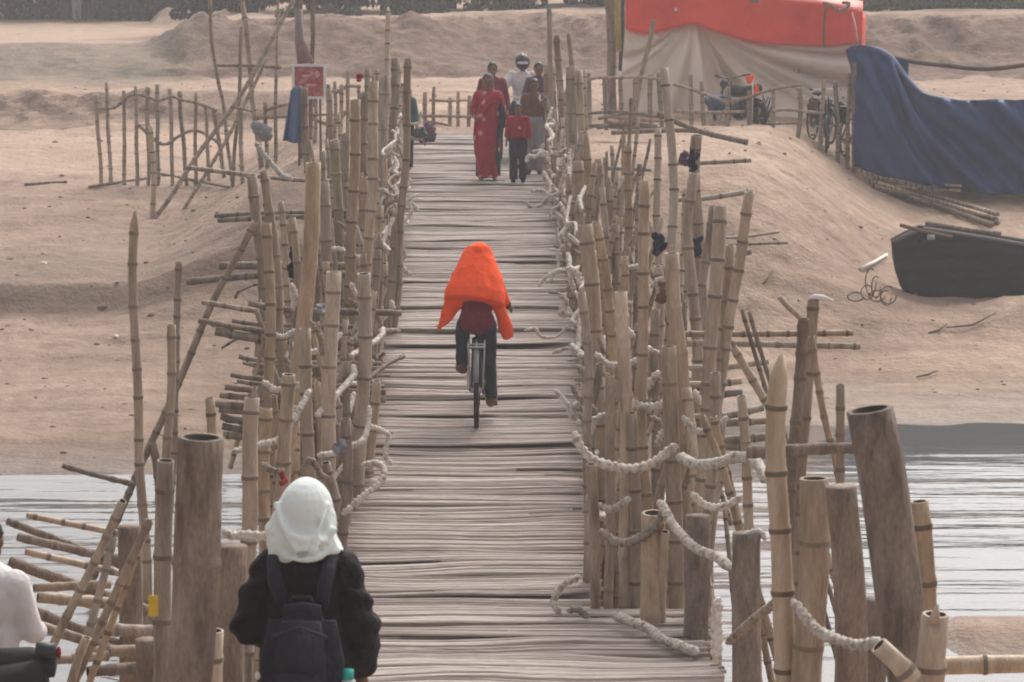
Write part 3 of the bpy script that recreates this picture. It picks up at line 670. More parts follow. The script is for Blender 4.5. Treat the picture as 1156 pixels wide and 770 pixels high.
# ---------------------------------------------------------------- poles outside the railings
def T(pix, w, d, m, label, name='bamboo_pole', cat='pole', group=None, **k):
    return post(name, pix, w, d, m, None, label, cat, group, **k)
T(((155, 238), (153, 300), (154, 400), (158, 500), (163, 610)), 10, 20, 'grey', 'tall knotty bamboo pole with pointed tip, leftmost upright over the water', point=True, w2=13, jit=0)
T(((201, 296), (200, 390), (194, 500), (190, 600)), 8, 22, 'grey', 'slim flat topped bamboo pole just right of the tall pointed one', jit=0)
T(((193, 367), (190, 450), (187, 540), (186, 620)), 10, 19, 'grey', 'upright bamboo pole with a dark charred tip, in front of the slim flat topped one', jit=0)
T(((172, 500), (176, 545), (178, 610)), 9, 18.5, 'wood', 'short dark tipped stick between two tall poles at left', jit=0)
T(((236, 449), (240, 500), (242, 560)), 11, 19, 'tan', 'short bamboo stub showing above the thick foreground log', jit=0)
T(((228, 494), (222, 600), (216, 700), (209, 800)), 55, 10.7, 'wood', 'very thick weathered log post, nearest upright on the left, left of the veiled walker', 'thick_post', 'post', jit=0, w2=47, spacing=.55, seg=18, hollow=True, rough=1.3)
T(((262, 616), (261, 700), (258, 790)), 36, 12.6, 'wood', 'thick grey stump post directly behind the left arm of the veiled walker', 'log_post', 'post', jit=0, seg=14)
T(((247, 712), (243, 790)), 22, 12.2, 'pale', 'short pale stump between the thick log and the veiled walker', 'bamboo_post', 'post', jit=0, seg=12)
T(((188, 520), (187, 608), (186, 700), (186, 790)), 20, 13.2, 'grey', 'grey bamboo post with a ring collar, just left of the thick foreground log', 'bamboo_post', 'post', jit=0, seg=12)
T(((165, 722), (166, 790)), 30, 13.4, 'wood', 'cut stump post below the yellow tag at lower left', 'log_post', 'post', jit=0, seg=14)
T(((146, 594), (147, 690), (148, 770)), 27, 15.4, 'wood', 'broad grey pile rising from the water behind the jutting poles', 'log_post', 'post', jit=0, seg=14)
T(((138, 566), (110, 625), (78, 690)), 10, 14.6, 'grey', 'leaning pole with a capped upper end over the jutting poles at left', jit=0, d2=14.9)
T(((128, 606), (117, 645), (104, 690)), 9, 15.2, 'grey', 'shorter leaning pole behind the capped leaning one', jit=0)
T(((166, 588), (140, 645), (108, 715)), 10, 14.2, 'grey', 'slanting brace crossing in front of the broad grey pile', jit=0)
T(((158, 610), (140, 660), (122, 712)), 8, 14.5, 'tan', 'thin brown brace beside the slanting one at lower left', jit=0)
T(((99, 720), (88, 745), (74, 790)), 11, 13.6, 'tan', 'short slanted strut at the bottom left by the parked motorbike', jit=0)
LP = ((30, 582, 118, 600, 7, 'first'), (8, 588, 108, 627, 9, 'second'), (20, 606, 100, 624, 10, 'third'), (28, 623, 104, 640, 8, 'fourth'), (12, 634, 115, 671, 13, 'fifth'), (38, 664, 96, 661, 10, 'sixth'),
      (42, 674, 108, 680, 13, 'seventh'), (22, 683, 135, 728, 12, 'eighth'), (36, 704, 105, 726, 12, 'ninth'), (95, 737, 150, 735, 13, 'tenth'), (100, 758, 152, 754, 13, 'eleventh'), (112, 711, 168, 713, 14, 'twelfth'), (60, 745, 100, 742, 10, 'thirteenth'))
for i, (a, b, c, e, w, nm) in enumerate(LP):
    d = 16.2 - i * .13
    dirv = (c - a, e - b)
    T(((a, b), ((a + c) / 2, (b + e) / 2), (c, e), (c + dirv[0] * .5, e + dirv[1] * .5)), w, d, ('tan', 'wood', 'grey')[i % 3] if i not in (2,) else 'wood',
      nm + ' from the top of the poles jutting left over the water', 'cross_pole', 'pole', 'bamboo poles jutting out at lower left', ground=False, jit=0, d2=d + .15)
# cross beams of the bridge that stick out on the left
for a, b, c, e, w, d in ((208, 189, 335, 203, 5, 34), (242, 244, 300, 240, 5, 31), (246, 249, 335, 245, 5, 31), (210, 318, 292, 311, 8, 28), (247, 300, 292, 300, 9, 29), (228, 341, 302, 352, 6, 26.5), (224, 362, 303, 374, 6, 26),
    (243, 374, 302, 383, 10, 26), (262, 362, 302, 367, 5, 26.5), (270, 402, 302, 408, 6, 25), (274, 409, 300, 413, 5, 24.6), (261, 423, 300, 428, 6, 24), (268, 430, 300, 434, 5, 23.6), (254, 437, 300, 441, 7, 23.2),
    (248, 446, 298, 450, 7, 22.8), (243, 456, 280, 458, 7, 22.3), (247, 462, 280, 465, 7, 21.9), (249, 470, 280, 476, 8, 21.5), (251, 481, 275, 485, 8, 21), (252, 490, 272, 493, 8, 20.6),
    (250, 393, 290, 375, 3, 26), (265, 337, 285, 322, 3, 28), (280, 342, 325, 350, 7, 25)):
    d = max(d, 23.5); q0, q1 = at(a, b, d), at(c, e, d); ex = (q1 - q0).normalized(); ex = Vector((1, 0, ex.z * .15)).normalized()
    end = q1 + ex * 1.0
    obj('cross_beam', bamboo([q0, q1, end], w / 2 * d / F, w / 2 * d / F, seg=8), MM[random.choice(('grey', 'grey', 'wood'))], br)
for a, b, c, e, w, d in ((848, 181, 785, 184, 5, 36), (850, 216, 790, 225, 6, 33), (880, 262, 835, 268, 3, 31), (890, 274, 835, 276, 3, 31), (848, 284, 815, 290, 7, 29), (963, 376, 815, 377, 7, 19.4), (968, 391, 815, 388, 7, 19),
    (838, 430, 800, 434, 8, 20), (838, 443, 800, 446, 8, 19.4), (868, 408, 815, 415, 7, 19.8), (862, 460, 815, 470, 8, 18.8), (865, 475, 815, 478, 8, 18.4), (880, 492, 820, 497, 10, 17.8), (868, 513, 815, 520, 10, 17.4), (845, 505, 800, 503, 9, 18), (730, 262, 690, 262, 4, 36), (735, 192, 680, 190, 4, 38)):
    d = max(d, 22.3); q0, q1 = at(a, b, d), at(c, e, d); end = q1 + Vector((-.3, 0, 0))
    obj('cross_beam', bamboo([q0, q1, end], w / 2 * d / F, w / 2 * d / F, seg=8), MM[random.choice(('grey', 'grey', 'tan'))], br)
T(((287, 250), (240, 345), (213, 405), (175, 492)), 8, 27, 'grey', 'long diagonal brace slanting down left from the grey trestle', jit=0)
T(((285, 198), (291, 260), (295, 330), (292, 425)), 12, 28, 'grey', 'stout grey trestle post, left one of a close pair under the rope bound ledge', 'trestle_post', 'post', jit=0)
T(((299, 200), (304, 255), (308, 330)), 11, 28.3, 'grey', 'stout grey trestle post, right one of a close pair under the rope bound ledge', 'trestle_post', 'post', jit=0)
T(((70, 526), (110, 537), (152, 547)), 6, 21, 'wood', 'dark stick lying level above the water edge at left', 'loose_stick', 'stick', ground=False, jit=0)
o = obj('wrapped_branch', wrapped([at(x, y_, 33) for x, y_ in ((288, 160), (297, 172), (308, 186), (318, 198), (332, 203))], .03), M['rope'], None, tuple(at(288, 160, 33)))
tag(o, 'pale rope wrapped branch slanting across the ledge on the left', 'branch')
# right side
T(((842, 602), (841, 690), (840, 790)), 33, 15.4, 'wood', 'thick dark pile with a white rope end over its top, right of the deck', 'log_post', 'post', jit=0, seg=14)
T(((788, 582), (788, 640), (786, 700)), 29, 18.6, 'wood', 'broad grey pile among the right railing posts, left of the white rope end', 'log_post', 'post', jit=0, seg=14)
T(((881, 401), (876, 480), (875, 545), (880, 640), (889, 790)), 22, 13, 'pale', 'tall pale yellow bamboo post with a pointed cap in front of the right railing', 'bamboo_post', 'post', jit=0, point=True, w2=28, seg=14, spacing=.34)
T(((919, 540), (918, 650), (909, 790)), 34, 12.9, 'grey', 'smooth grey pile just right of the tall pale bamboo post', 'log_post', 'post', jit=0, seg=16, rough=1.3)
T(((951, 549), (958, 650), (961, 790)), 37, 12, 'wood', 'olive topped flat cut pile, left of the leaning thick log', 'log_post', 'post', jit=0, seg=16, rough=1.3)
T(((981, 462), (998, 550), (1014, 650), (1033, 790)), 55, 11, 'wood', 'thickest log post on the right, leaning left with a dark hollow top', 'log_post', 'post', jit=0, w2=60, seg=18, spacing=.5, rough=1.3)
T(((1038, 566), (1044, 660), (1049, 790)), 21, 12, 'tan', 'brown bamboo post close behind the right side of the leaning log', 'bamboo_post', 'post', jit=0, seg=12)
T(((1057, 694), (1055, 740), (1054, 800)), 32, 10.4, 'tan', 'orange brown splintered bamboo stump at lower right', 'bamboo_post', 'post', jit=0, seg=14)
bm = bmesh.new(); tube(bm, [at(1054, 704, 10.35), at(1056, 692, 10.35), at(1059, 682, 10.35)], [.022, .016, .003], 7); obj('splinter', bm, M['tan'], bpy.data.objects[[o.name for o in C.objects if o.get('label', '').startswith('orange brown splintered')][0]])
T(((994, 729), (1014, 747), (1036, 768)), 22, 10.3, 'pale', 'cut pale bamboo end slanting down at the foot of the leaning log', 'cross_pole', 'pole', ground=False, jit=0)
T(((990, 676), (987, 720), (985, 790)), 30, 13.6, 'wood', 'low rounded stump between the olive topped pile and the leaning log', 'log_post', 'post', jit=0, seg=14)
T(((906, 360), (901, 430), (894, 545), (891, 650)), 13, 16.6, 'wood', 'dark grey upright carrying the two level bars at right', 'trestle_post', 'post', jit=0)
T(((921, 338), (917, 400), (911, 490)), 13, 17.2, 'grey', 'upright with a white cap behind the dark one carrying the level bars', 'trestle_post', 'post', jit=0)
T(((916, 380), (929, 470), (942, 520), (950, 560)), 8, 16.8, 'grey', 'thin leaning stick crossing the white capped upright', jit=0)
T(((951, 434), (949, 520), (948, 590)), 10, 16.2, 'grey', 'slim bamboo upright standing alone left of the leaning log', jit=0)
T(((838, 447), (841, 500), (844, 560)), 11, 17.8, 'tan', 'short bamboo upright among the cross beams right of the railing', jit=0)
T(((1002, 505), (930, 507), (845, 511)), 13, 16, 'wood', 'level dark beam tied between the posts above the water on the right', 'level_beam', 'beam', ground=False, jit=0)
T(((1180, 748), (1110, 750), (1040, 752)), 21, 14.6, 'pale', 'pale level bamboo rail at the bottom right corner', 'level_beam', 'beam', ground=False, jit=0)
T(((828, 392), (850, 432), (873, 472), (884, 500)), 9, 18.6, 'grey', 'short thick brace slanting down right behind the tall pale post', jit=0)
T(((838, 350), (850, 395), (866, 450), (874, 480)), 5, 20, 'wood', 'thin dark brace, left of two parallel ones right of the railing', jit=0)
T(((846, 352), (860, 400), (876, 455)), 5, 20.3, 'wood', 'thin dark brace, right of two parallel ones right of the railing', jit=0)
T(((792, 470), (815, 530), (832, 590)), 9, 18.4, 'tan', 'brace leaning behind the wavy rope bound rail, left of its pair', jit=0)
T(((806, 470), (826, 540), (836, 590)), 8, 18.7, 'tan', 'brace leaning behind the wavy rope bound rail, right of its pair', jit=0)
T(((905, 360), (893, 350), (880, 335)), 6, 16.6, 'tan', 'split curved stick on top of the dark upright at right', 'loose_stick', 'stick', ground=False, jit=0, nodes=False)
bm = bmesh.new(); tube(bm, [at(912, 337, 17.2), at(920, 335, 17.2), at(930, 336, 17.2), at(941, 340, 17.2)], [.008, .017, .016, .007], 8)
tag(obj('cloth_wrap', bm, M['white'], None, tuple(at(921, 337, 17.2))), 'white cloth scrap on top of a grey upright at right', 'cloth')
bm = bmesh.new(); q = at(173, 684, 13.0)
for s_ in range(4): pass
box(bm, q, (.045, .012, .10), None, .004); 
tag(obj('plastic_tag', bm, M['yellow'], None, tuple(q), False), 'small yellow tag on the grey post at lower left', 'tag')
T(((742, 128), (790, 148), (846, 161)), 6, 44, 'wood', 'long dark pole lying aslant on the sandy mound by the tent', 'loose_pole', 'pole', ground=False, jit=0)
T(((690, 150), (760, 147), (800, 149)), 5, 45, 'wood', 'dark pole lying level on the mound below the fence', 'loose_pole', 'pole', ground=False, jit=0)
# cloth bundles tied to the railing
def bundle(px, py, d, w, h, m, label, name='cloth_bundle', cat='cloth'):
    bm = bmesh.new(); c = at(px, py, d); s_ = d / F
    for i in range(8): ell(bm, c + Vector((rnd(-.22, .22) * w * s_, rnd(-.04, .04), rnd(-.3, .3) * h * s_)), (w * s_ * rnd(.2, .32), w * s_ * .25, h * s_ * rnd(.16, .3)), 10, Matrix.Rotation(rnd(-.8, .8), 3, 'Y'))
    me = remesh(bm, max(.006, w * s_ / 16), 1, lambda v: .022 * noise.noise(v * 22))
    return tag(obj(name, me, m, None, tuple(c)), label, cat)
bundle(333, 297, 25, 18, 40, M['black'], 'black and grey cloth bundle tied among the left railing posts')
bundle(772, 178, 29.5, 12, 20, M['purple'], 'small dark cloth knot left of a grey post on the right railing')
bundle(783, 183, 27.6, 13, 26, M['dkblue'], 'dark cloth tied round the top of a grey post on the right railing')
bundle(744, 276, 25.5, 14, 36, M['dkblue'], 'dark blue cloth hung between right railing posts, left of the pair')
bundle(786, 278, 27, 14, 26, M['navy'], 'dark cloth hung between right railing posts, right of the pair')
bundle(747, 330, 24.5, 12, 30, M['brownsh'], 'brownish rag hung low in the right railing')
bundle(406, 88, 29, 9, 10, M['red'], 'small round red cloth on top of a left railing post')
bundle(319, 540, 18.8, 9, 16, M['red'], 'scrap of red cloth beside the veil of the walker')
bundle(745, 593, 19.0, 12, 26, plain('rust_cloth', (.30, .10, .05)), 'rust orange cloth scrap tied low on the right railing')
bundle(362, 349, 20.8, 15, 12, M['greyc'], 'grey rag knotted on the left railing')
bundle(268, 245 + 50, 30, 18, 9, M['wood'], 'brown bark bundle on the cross beams at left')
bundle(383, 505, 20.3, 18, 18, M['greyc'], 'grey coil of cloth at the foot of the left railing')
bundle(637, 350, 26.2, 14, 20, M['rope'], 'pale rope scraps in a clump at the right deck edge')
bundle(295, 150, 46, 30, 22, M['greyc'], 'grey green heap of sacking beside the blue cloth')
# ---------------------------------------------------------------- far fences
def fence(name, label, posts, rails, d, w=4.5, m='grey', cat='fence'):
    xs = [p[0] for p in posts]; r = empty(name, at(xs[0], posts[0][2], d), label, cat)
    for x, a, b, *dx in posts:
        p = at(x, a, d); q_ = at(x + (dx[0] if dx else 0), b, d); g = hgt(q_.x, q_.y, False) - .25
        if q_.z > g: q_ = Vector((q_.x, q_.y, g))
        obj('fence_post', bamboo([p, q_], w / 2 * d / F * rnd(.8, 1.2), w / 2 * d / F, seg=7, hollow=False), MM[m], r)
    for pl, w_ in rails:
        pts = [at(x, y_, d - .06) for x, y_ in pl]
        obj('fence_rail', bamboo(pts, w_ / 2 * d / F, w_ / 2 * d / F * .8, seg=7, hollow=False), MM[m], r)
    return r
fence('stick_fence', 'far left stick fence with two wavy rails on the pale sand path', [(109, 107, 187, 5), (120, 93, 187, 6), (140, 102, 186), (153, 97, 187, 2), (167, 98, 188), (178, 95, 188), (192, 100, 188, 3), (203, 103, 188, 8), (221, 105, 188), (232, 117, 186, 4), (241, 122, 184, 14)],
      [(((112, 123), (130, 121), (142, 110), (153, 106), (172, 112), (178, 114), (195, 109), (203, 112), (225, 117), (245, 125)), 4), (((155, 140), (165, 149), (178, 160), (188, 163), (203, 153), (220, 147), (236, 153), (250, 164)), 4)], 53.5)
fence('stick_fence', 'stick fence behind the red sign and blue cloth, left of the railing', [(272, 120, 175), (300, 115, 170), (312, 80, 172, -2), (356, 105, 170), (370, 95, 170), (378, 92, 170), (393, 80, 170), (404, 100, 170)],
      [(((300, 125), (318, 119), (345, 116)), 4), (((286, 133), (310, 132), (330, 131)), 5), (((354, 120), (358, 108), (368, 103), (382, 103), (392, 97), (408, 98)), 5), (((348, 128), (356, 135), (372, 141), (382, 137), (390, 125)), 5), (((350, 130), (386, 129)), 3), (((262, 120), (285, 126)), 3)], 50)
fence('stick_fence', 'stick fence across the far end of the bridge, behind the red sari', [(463, 100, 162), (480, 104, 165), (490, 98, 165), (508, 110, 165), (517, 103, 165), (530, 108, 165), (545, 108, 160)],
      [(((462, 131), (490, 131), (545, 132)), 4), (((485, 113), (505, 114), (530, 113)), 3), (((480, 137), (500, 140), (525, 148)), 3)], 52)
fence('stick_fence', 'stick fence in front of the red and tan tent', [(664, 82, 140, 2), (682, 85, 135, 2), (700, 88, 135), (717, 86, 137), (734, 84, 133, 1), (743, 82, 130, 6), (780, 84, 134), (792, 92, 140, 4), (822, 98, 142), (845, 102, 142, 1), (873, 98, 146), (903, 100, 150, -3), (930, 90, 160, -6), (944, 92, 160, 2), (958, 83, 155)],
      [(((655, 93), (672, 88), (690, 88), (718, 87), (745, 89)), 4), (((760, 95), (778, 100), (797, 107), (822, 116)), 4), (((822, 116), (848, 109), (873, 101), (905, 96)), 4), (((765, 126), (800, 127), (840, 126)), 4), (((870, 125), (890, 124), (930, 128)), 4), (((865, 140), (900, 139)), 3)], 52.5, 5)
T(((236, -30), (238, 30), (246, 90), (252, 120), (258, 170)), 4, 51, 'grey', 'thin tall pole of the far left tripod, left one', jit=0, hollow=False)
T(((268, -30), (279, 40), (285, 110), (291, 160)), 6, 51, 'grey', 'pale tall pole of the far left tripod, thick middle one', jit=0, hollow=False)
T(((273, 30), (271, 100), (266, 170)), 4, 50.6, 'wood', 'dark upright pole within the far left tripod', jit=0, hollow=False)
T(((332, 0), (300, 60), (262, 120), (215, 188)), 5, 50, 'grey', 'long slanting pole crossing the far left tripod, longer of two', jit=0, hollow=False)
T(((302, 65), (280, 110), (260, 150), (237, 188)), 4, 50.3, 'grey', 'slanting pole crossing the far left tripod, shorter of two', jit=0, hollow=False)
T(((314, -20), (312, 60), (311, 170)), 3, 51, 'grey', 'very thin vertical pole right of the far left tripod', jit=0, hollow=False)
T(((245, 74), (280, 74), (318, 76)), 4, 50.8, 'wood', 'level stick tied across the far left tripod', 'loose_stick', 'stick', ground=False, jit=0)
T(((340, -20), (339, 40), (341, 75), (342, 150)), 5, 47, 'wood', 'tall dark pole above the red sign, left of the pair', jit=0, hollow=False)
T(((354, -20), (354, 40), (352, 80), (350, 150)), 5, 47, 'wood', 'tall dark pole above the red sign, right of the pair', jit=0, hollow=False)
T(((170, 143), (172, 200)), 6, 50, 'pale', 'pale short stake in front of the far left fence', 'stake', 'stake', jit=0)
T(((738, 22), (727, 70), (722, 98)), 5, 53.5, 'grey', 'grey pole leaning on the tent front', jit=0)
for a, b, c, e, w, nm in ((28, 210, 75, 207, 3, 'left'), (100, 213, 168, 202, 4, 'middle'), (182, 198, 258, 213, 4, 'right')):
    P_ = [gpt(a + (c - a) * t, b + (e - b) * t) + Vector((0, 0, .03)) for t in (0, .5, 1)]
    tag(obj('driftwood', bamboo(P_, .03, .025, seg=7, hollow=False), MM['wood'], None, tuple(P_[0])), 'driftwood branch on the sand below the far left fence, %s one of three' % nm, 'branch')
# ---------------------------------------------------------------- sheets
def sheet(top, bot, dt, db, nu=40, nv=14, fold=None, sag=0):
    """cloth between two pixel curves at given depths; returns bmesh with thickness"""
    def resample(c, n):
        P_ = spline([Vector((x, y_, 0)) for x, y_ in c], 3); acc = [0]
        for a, b in zip(P_, P_[1:]): acc.append(acc[-1] + (b - a).length)
        out = []
        for i in range(n + 1):
            s = acc[-1] * i / n; j = 0
            while j < len(acc) - 2 and acc[j + 1] < s: j += 1
            out.append(P_[j].lerp(P_[j + 1], (s - acc[j]) / max(1e-6, acc[j + 1] - acc[j])))
        return out
    a, b = resample(top, nu), resample(bot, nu); bm = bmesh.new(); g = []
    for j in range(nv + 1):
        v = j / nv; row = []
        for i in range(nu + 1):
            u = i / nu; p = a[i].lerp(b[i], v); d = dt + (db - dt) * v
            w = at(p.x, p.y, d); w.y += (fold(u, v) if fold else 0) - 0
            row.append(w)
        g.append([bm.verts.new(w) for w in row])
    for j in range(nv):
        for i in range(nu): bm.faces.new((g[j][i], g[j + 1][i], g[j + 1][i + 1], g[j][i + 1]))
    return bm
def thick(bm, t=.012):
    bmesh.ops.recalc_face_normals(bm, faces=bm.faces); bmesh.ops.solidify(bm, geom=bm.faces[:], thickness=t); return bm
D = 56.0
tent = empty('tarpaulin_tent', at(840, 128, D), 'large tent of red tarpaulin over tan canvas on the far bank', 'tent')
def redfold(u, v): return .10 * math.sin(u * 9 + 1) * v + .05 * noise.noise(Vector((u * 9, v * 2, 1))) - .12 * v
RB = ((706, 33), (720, 37), (736, 38), (760, 32), (782, 27), (805, 35), (835, 44), (870, 50), (905, 52), (940, 52), (972, 46))
obj('red_sheet', thick(sheet(((706, -34), (782, -44), (850, -14), (884, -1), (930, 4), (974, 13)), RB, D, D, 60, 14, redfold)), M['redtarp'], tent)
rt = [at(706, -34, D), at(782, -44, D), at(850, -14, D), at(884, -1, D), at(930, 4, D), at(974, 13, D)]
bm = bmesh.new(); g = []
P_ = spline(rt, .15)
for i, p in enumerate(P_):
    g.append([bm.verts.new(p + Vector((.05 * j, j * .4, .10 * j - .016 * j * j + .03 * noise.noise(Vector((p.x * 2, j, 3)))))) for j in range(9)])
for i in range(len(g) - 1):
    for j in range(8): bm.faces.new((g[i][j], g[i + 1][j], g[i + 1][j + 1], g[i][j + 1]))
obj('roof_sheet', thick(bm), plain('sunlit_red_roof_tarp', (.72, .20, .17), .6, .1, 2), tent)  # the red tarp again, with sunlight on the roof put into a paler pink
bm = sheet(((972, 13), (984, 20)), ((970, 110), (980, 104)), D, D, 6, 14)
bmv = bm.verts[:]
for v in bmv: v.co.y += (v.co.x - at(972, 50, D).x) * 5
obj('side_sheet', thick(bm), M['redtarp'], tent)
def tanfold(u, v):
    pk = .30; a = math.atan2(u - pk, v + .06); k = noise.noise(Vector((a * 7, .3, 2))) * .34 + noise.noise(Vector((a * 17, .3, 5))) * .13
    a2 = math.atan2(u + .02, v + .1); k2 = noise.noise(Vector((a2 * 6, 3, 2))) * .3
    w = ss(.0, .22, abs(u - pk)) * 0 + 1; w2 = max(0, 1 - u / .25)
    return 2.3 * k * min(1, v * 1.6 + .1) * (1 - w2 * .7) + k2 * w2 * min(1, v * 2) - .42 * v + .22 * math.sin(v * 3.14) * ss(.3, .9, u)
obj('tan_sheet', thick(sheet(tuple((x, y_ - 3) for x, y_ in RB), ((697, 128), (760, 126), (830, 131), (900, 134), (966, 130)), D + .1, D + .1, 110, 30, tanfold)), M['tantarp'], tent)
for px, t_, b_, dd in ((708, -40, 132, .25), (782, -44, 132, .3), (972, 12, 132, .3), (900, 2, 132, .3), (708, -30, 132, 3), (972, 5, 132, 3)):
    obj('tent_pole', bamboo([at(px, t_, D + dd), at(px, b_, D + dd)], .04, .045, seg=7), MM['tan'], tent)
for pl in (((844, -2), (852, 2), (858, -2)), ((929, 3), (938, 6), (944, 12)), ((945, 12), (955, 10), (958, 4), (950, 3))):
    obj('ridge_tie', wrapped([at(x, y_, D - .15) for x, y_ in pl], .035), M['ropeb'], tent)
bm = bmesh.new(); tube(bm, [at(932, 8, D - .22), at(930, 30, D - .22), at(930, 54, D - .3)], .022, 6); obj('hanging_rope', bm, M['twig'], tent)
bm = bmesh.new(); tube(bm, [at(962, 14, D - .2), at(966, 30, D - .24), at(968, 47, D - .3)], .015, 6); obj('hanging_rope', bm, M['whitestick'], tent)
bm = bmesh.new(); box(bm, at(763, 11, D - .16), (.07, .02, .06), None, .008); obj('white_patch', bm, M['white'], tent)
pb = empty('pole_bundle', at(692, 132, 53.5), 'dark pole bundle with a yellow strip, at the left corner of the tent', 'poles')
for px0, px1, w, m in ((686, 689, 8, 'wood'), (691, 691, 8, 'wood'), (695, 692, 7, 'wood')):
    obj('pole', bamboo([at(px0, -40, 53.5 + rnd(-.05, .05)), at(px1, 60, 53.5), at(px1 + 1, 133, 53.5)], w / 2 * .0167, w / 2 * .0167, seg=8), MM[m], pb)
bm = bmesh.new(); tube(bm, [at(697, -40, 53.3), at(697, 20, 53.3), at(699, 58, 53.3)], [.05, .06, .045], 8); obj('yellow_strip', bm, plain('faded_yellow_strip', (.33, .24, .07)), pb)
bm = bmesh.new(); tube(bm, [at(703, -40, 54.5), at(702, 38, 54.5), at(700, 80, 54.5)], [.04, .05, .03], 8); obj('dark_strip', bm, M['dkmetal'], pb)
# blue tarp shelter
D2 = 52.6
bt = empty('blue_tarpaulin', at(1060, 214, D2), 'dark blue tarpaulin shelter draped over poles at right', 'tarpaulin')
def bfold(u, v):
    return .42 * noise.noise(Vector((u * 6 - v * 2.4, v * .5, 4))) * (.25 + v) + .26 * noise.noise(Vector((u * 15 - v * 4.5, v * 1.2, 2))) + .06 * noise.noise(Vector((u * 34 - v * 9, v * 3, 2))) + .03 * abs(noise.noise(Vector((u * 22 + v * 14, v * 9, 7)))) - .25 * v - .12 * ss(.06, .14, v) * ss(.5, .3, u) + .10 * math.sin(u * 21 + v * 4) * max(0, v - .2) * .5
TOPB = ((959, 57), (966, 51), (985, 53), (1003, 64), (1018, 84), (1034, 101), (1048, 108), (1085, 113), (1130, 113), (1180, 113), (1230, 116))
obj('front_sheet', thick(sheet(TOPB, ((962, 186), (975, 191), (992, 197), (1012, 200), (1035, 206), (1060, 210), (1085, 215), (1150, 218), (1240, 218)), D2, D2 - .1, 90, 26, bfold)), M['bluetarp'], bt)
bm = bmesh.new(); g = []
for p in spline([at(x, y_, D2) for x, y_ in TOPB], .15):
    g.append([bm.verts.new(p + Vector((.12 * j, j * .3, .02 * j - .03 * j * j + .04 * noise.noise(Vector((p.x * 2, j * .7, 6)))))) for j in range(8)])
for i in range(len(g) - 1):
    for j in range(7): bm.faces.new((g[i][j], g[i + 1][j], g[i + 1][j + 1], g[i][j + 1]))
obj('roof_sheet', thick(bm), M['bluetarp'], bt)
obj('side_flap', thick(sheet(((955, 57), (961, 52), (966, 52)), ((958, 70), (963, 80), (967, 90)), D2 - .1, D2 - .14, 8, 8)), M['bluetarp'], bt)
obj('corner_flap', thick(sheet(((1003, 62), (1016, 66), (1026, 68)), ((1015, 90), (1020, 94), (1025, 95)), D2 + .5, D2 + .5, 8, 8)), M['bluetarp'], bt)
for px, t_ in ((966, 75), (1028, 100), (1085, 120), (1150, 120), (1225, 120)):
    obj('shelter_pole', bamboo([at(px, t_, D2 + .35), at(px, 214, D2 + .35)], .04, .04, seg=7), MM['tan'], bt)
obj('corner_pole', bamboo([at(964, 70, D2 - .3), at(963, 195, D2 - .3)], .04, .04, seg=7), MM['wood'], bt)
for i in range(13):
    x = 972 + i * 6.2; obj('base_stick', bamboo([at(x, 186 + i * 1.6, D2 - .25), at(x + 1, 199 + i * 1.5, D2 - .25)], .022, .02, seg=6), MM['tan'], bt)
for yy in (206, 211): obj('base_rail', bamboo([at(975, yy - 6, D2 - .32), at(1030, yy + 1, D2 - .32), at(1085, yy + 4, D2 - .32)], .03, .03, seg=6), MM['tan'], bt)
bm = bmesh.new(); tube(bm, spline([at(x, y_, 54) for x, y_ in ((1010, 66), (1040, 71), (1070, 74), (1110, 78), (1160, 73), (1230, 60))], .3), .045, 7)
tag(obj('sagging_rail', bm, M['twig'], None, tuple(at(1010, 66, 54))), 'thin dark sagging line running right from the blue tarpaulin', 'line')
# bamboo stack on the sand
for i in range(10):
    x0, y0 = 984 + rnd(0, 14), 209 + rnd(0, 10); x1, y1 = 1126 + rnd(-12, 4), 246 + rnd(0, 16)
    d = 49 - i * .06 
    pts = []
    for t in (0, .5, 1):
        q = gpt(x0 + (x1 - x0) * t, y0 + (y1 - y0) * t, 44.5); pts.append(q + Vector((0, 0, .05 + .05 * (i % 3))))
    tag(obj('stacked_pole', bamboo(pts, .035, .04, seg=7), MM[('grey', 'wood', 'tan')[i % 3]], None, tuple(pts[0])), 'long bamboo pole in the stack lying between the boat and the blue tarpaulin', 'pole', 'bamboo poles stacked behind the boat')
# ---------------------------------------------------------------- boat
DB = 43.6
bo = empty('wooden_boat', at(1090, 340, DB), 'black tarred wooden boat beached on the sand at right', 'boat')
b0 = at(1017, 278, DB); zb = at(1040, 346, DB).z - .03
def hull_sec(t):
    """half-beam, keel z, gunwale z, x"""
    x = b0.x + 5.6 * t
    gz = at(0, 266, DB).z - .22 * (1 - min(1, t / .08)) ** 1.2 - .36 * min(1, max(0, t - .08) / .42) ** 1.1 + .45 * ss(.55, 1, t)
    bw = .5 * (.2 + .8 * ss(-.08, .42, t)) * (1 - .75 * ss(.7, 1, t)); return x, bw, zb, gz
bm = bmesh.new(); secs = []
NT = 26
for i in range(NT + 1):
    t = i / NT; x, bw, kz, gz = hull_sec(t); rk = .52 * (1 - min(1, t / .12)) ** 1.0
    row = []
    for k in range(13):
        a = -1 + 2 * k / 12; v = 1 - abs(a)       # v 0 gunwale ..1 keel
        zz = gz + (kz - gz) * min(1, v * 1.45) ; yy = DB + .55 + math.copysign(bw * (1 - max(0, (v - .55)) / .45 * 1.0) ** .6 if v > .55 else bw * (1.0 + .0 * v), a) * (.8 + .2 * min(1, (1 - v) * 2))
        xx = x + rk * v ** 1.9 * (1 if t < .12 else 0)
        row.append(bm.verts.new((xx, yy, zz)))
    secs.append(row)
for i in range(NT):
    for k in range(12): bm.faces.new((secs[i][k], secs[i][k + 1], secs[i + 1][k + 1], secs[i + 1][k]))
bm.faces.new(secs[0][::-1]); bm.faces.new(secs[-1])
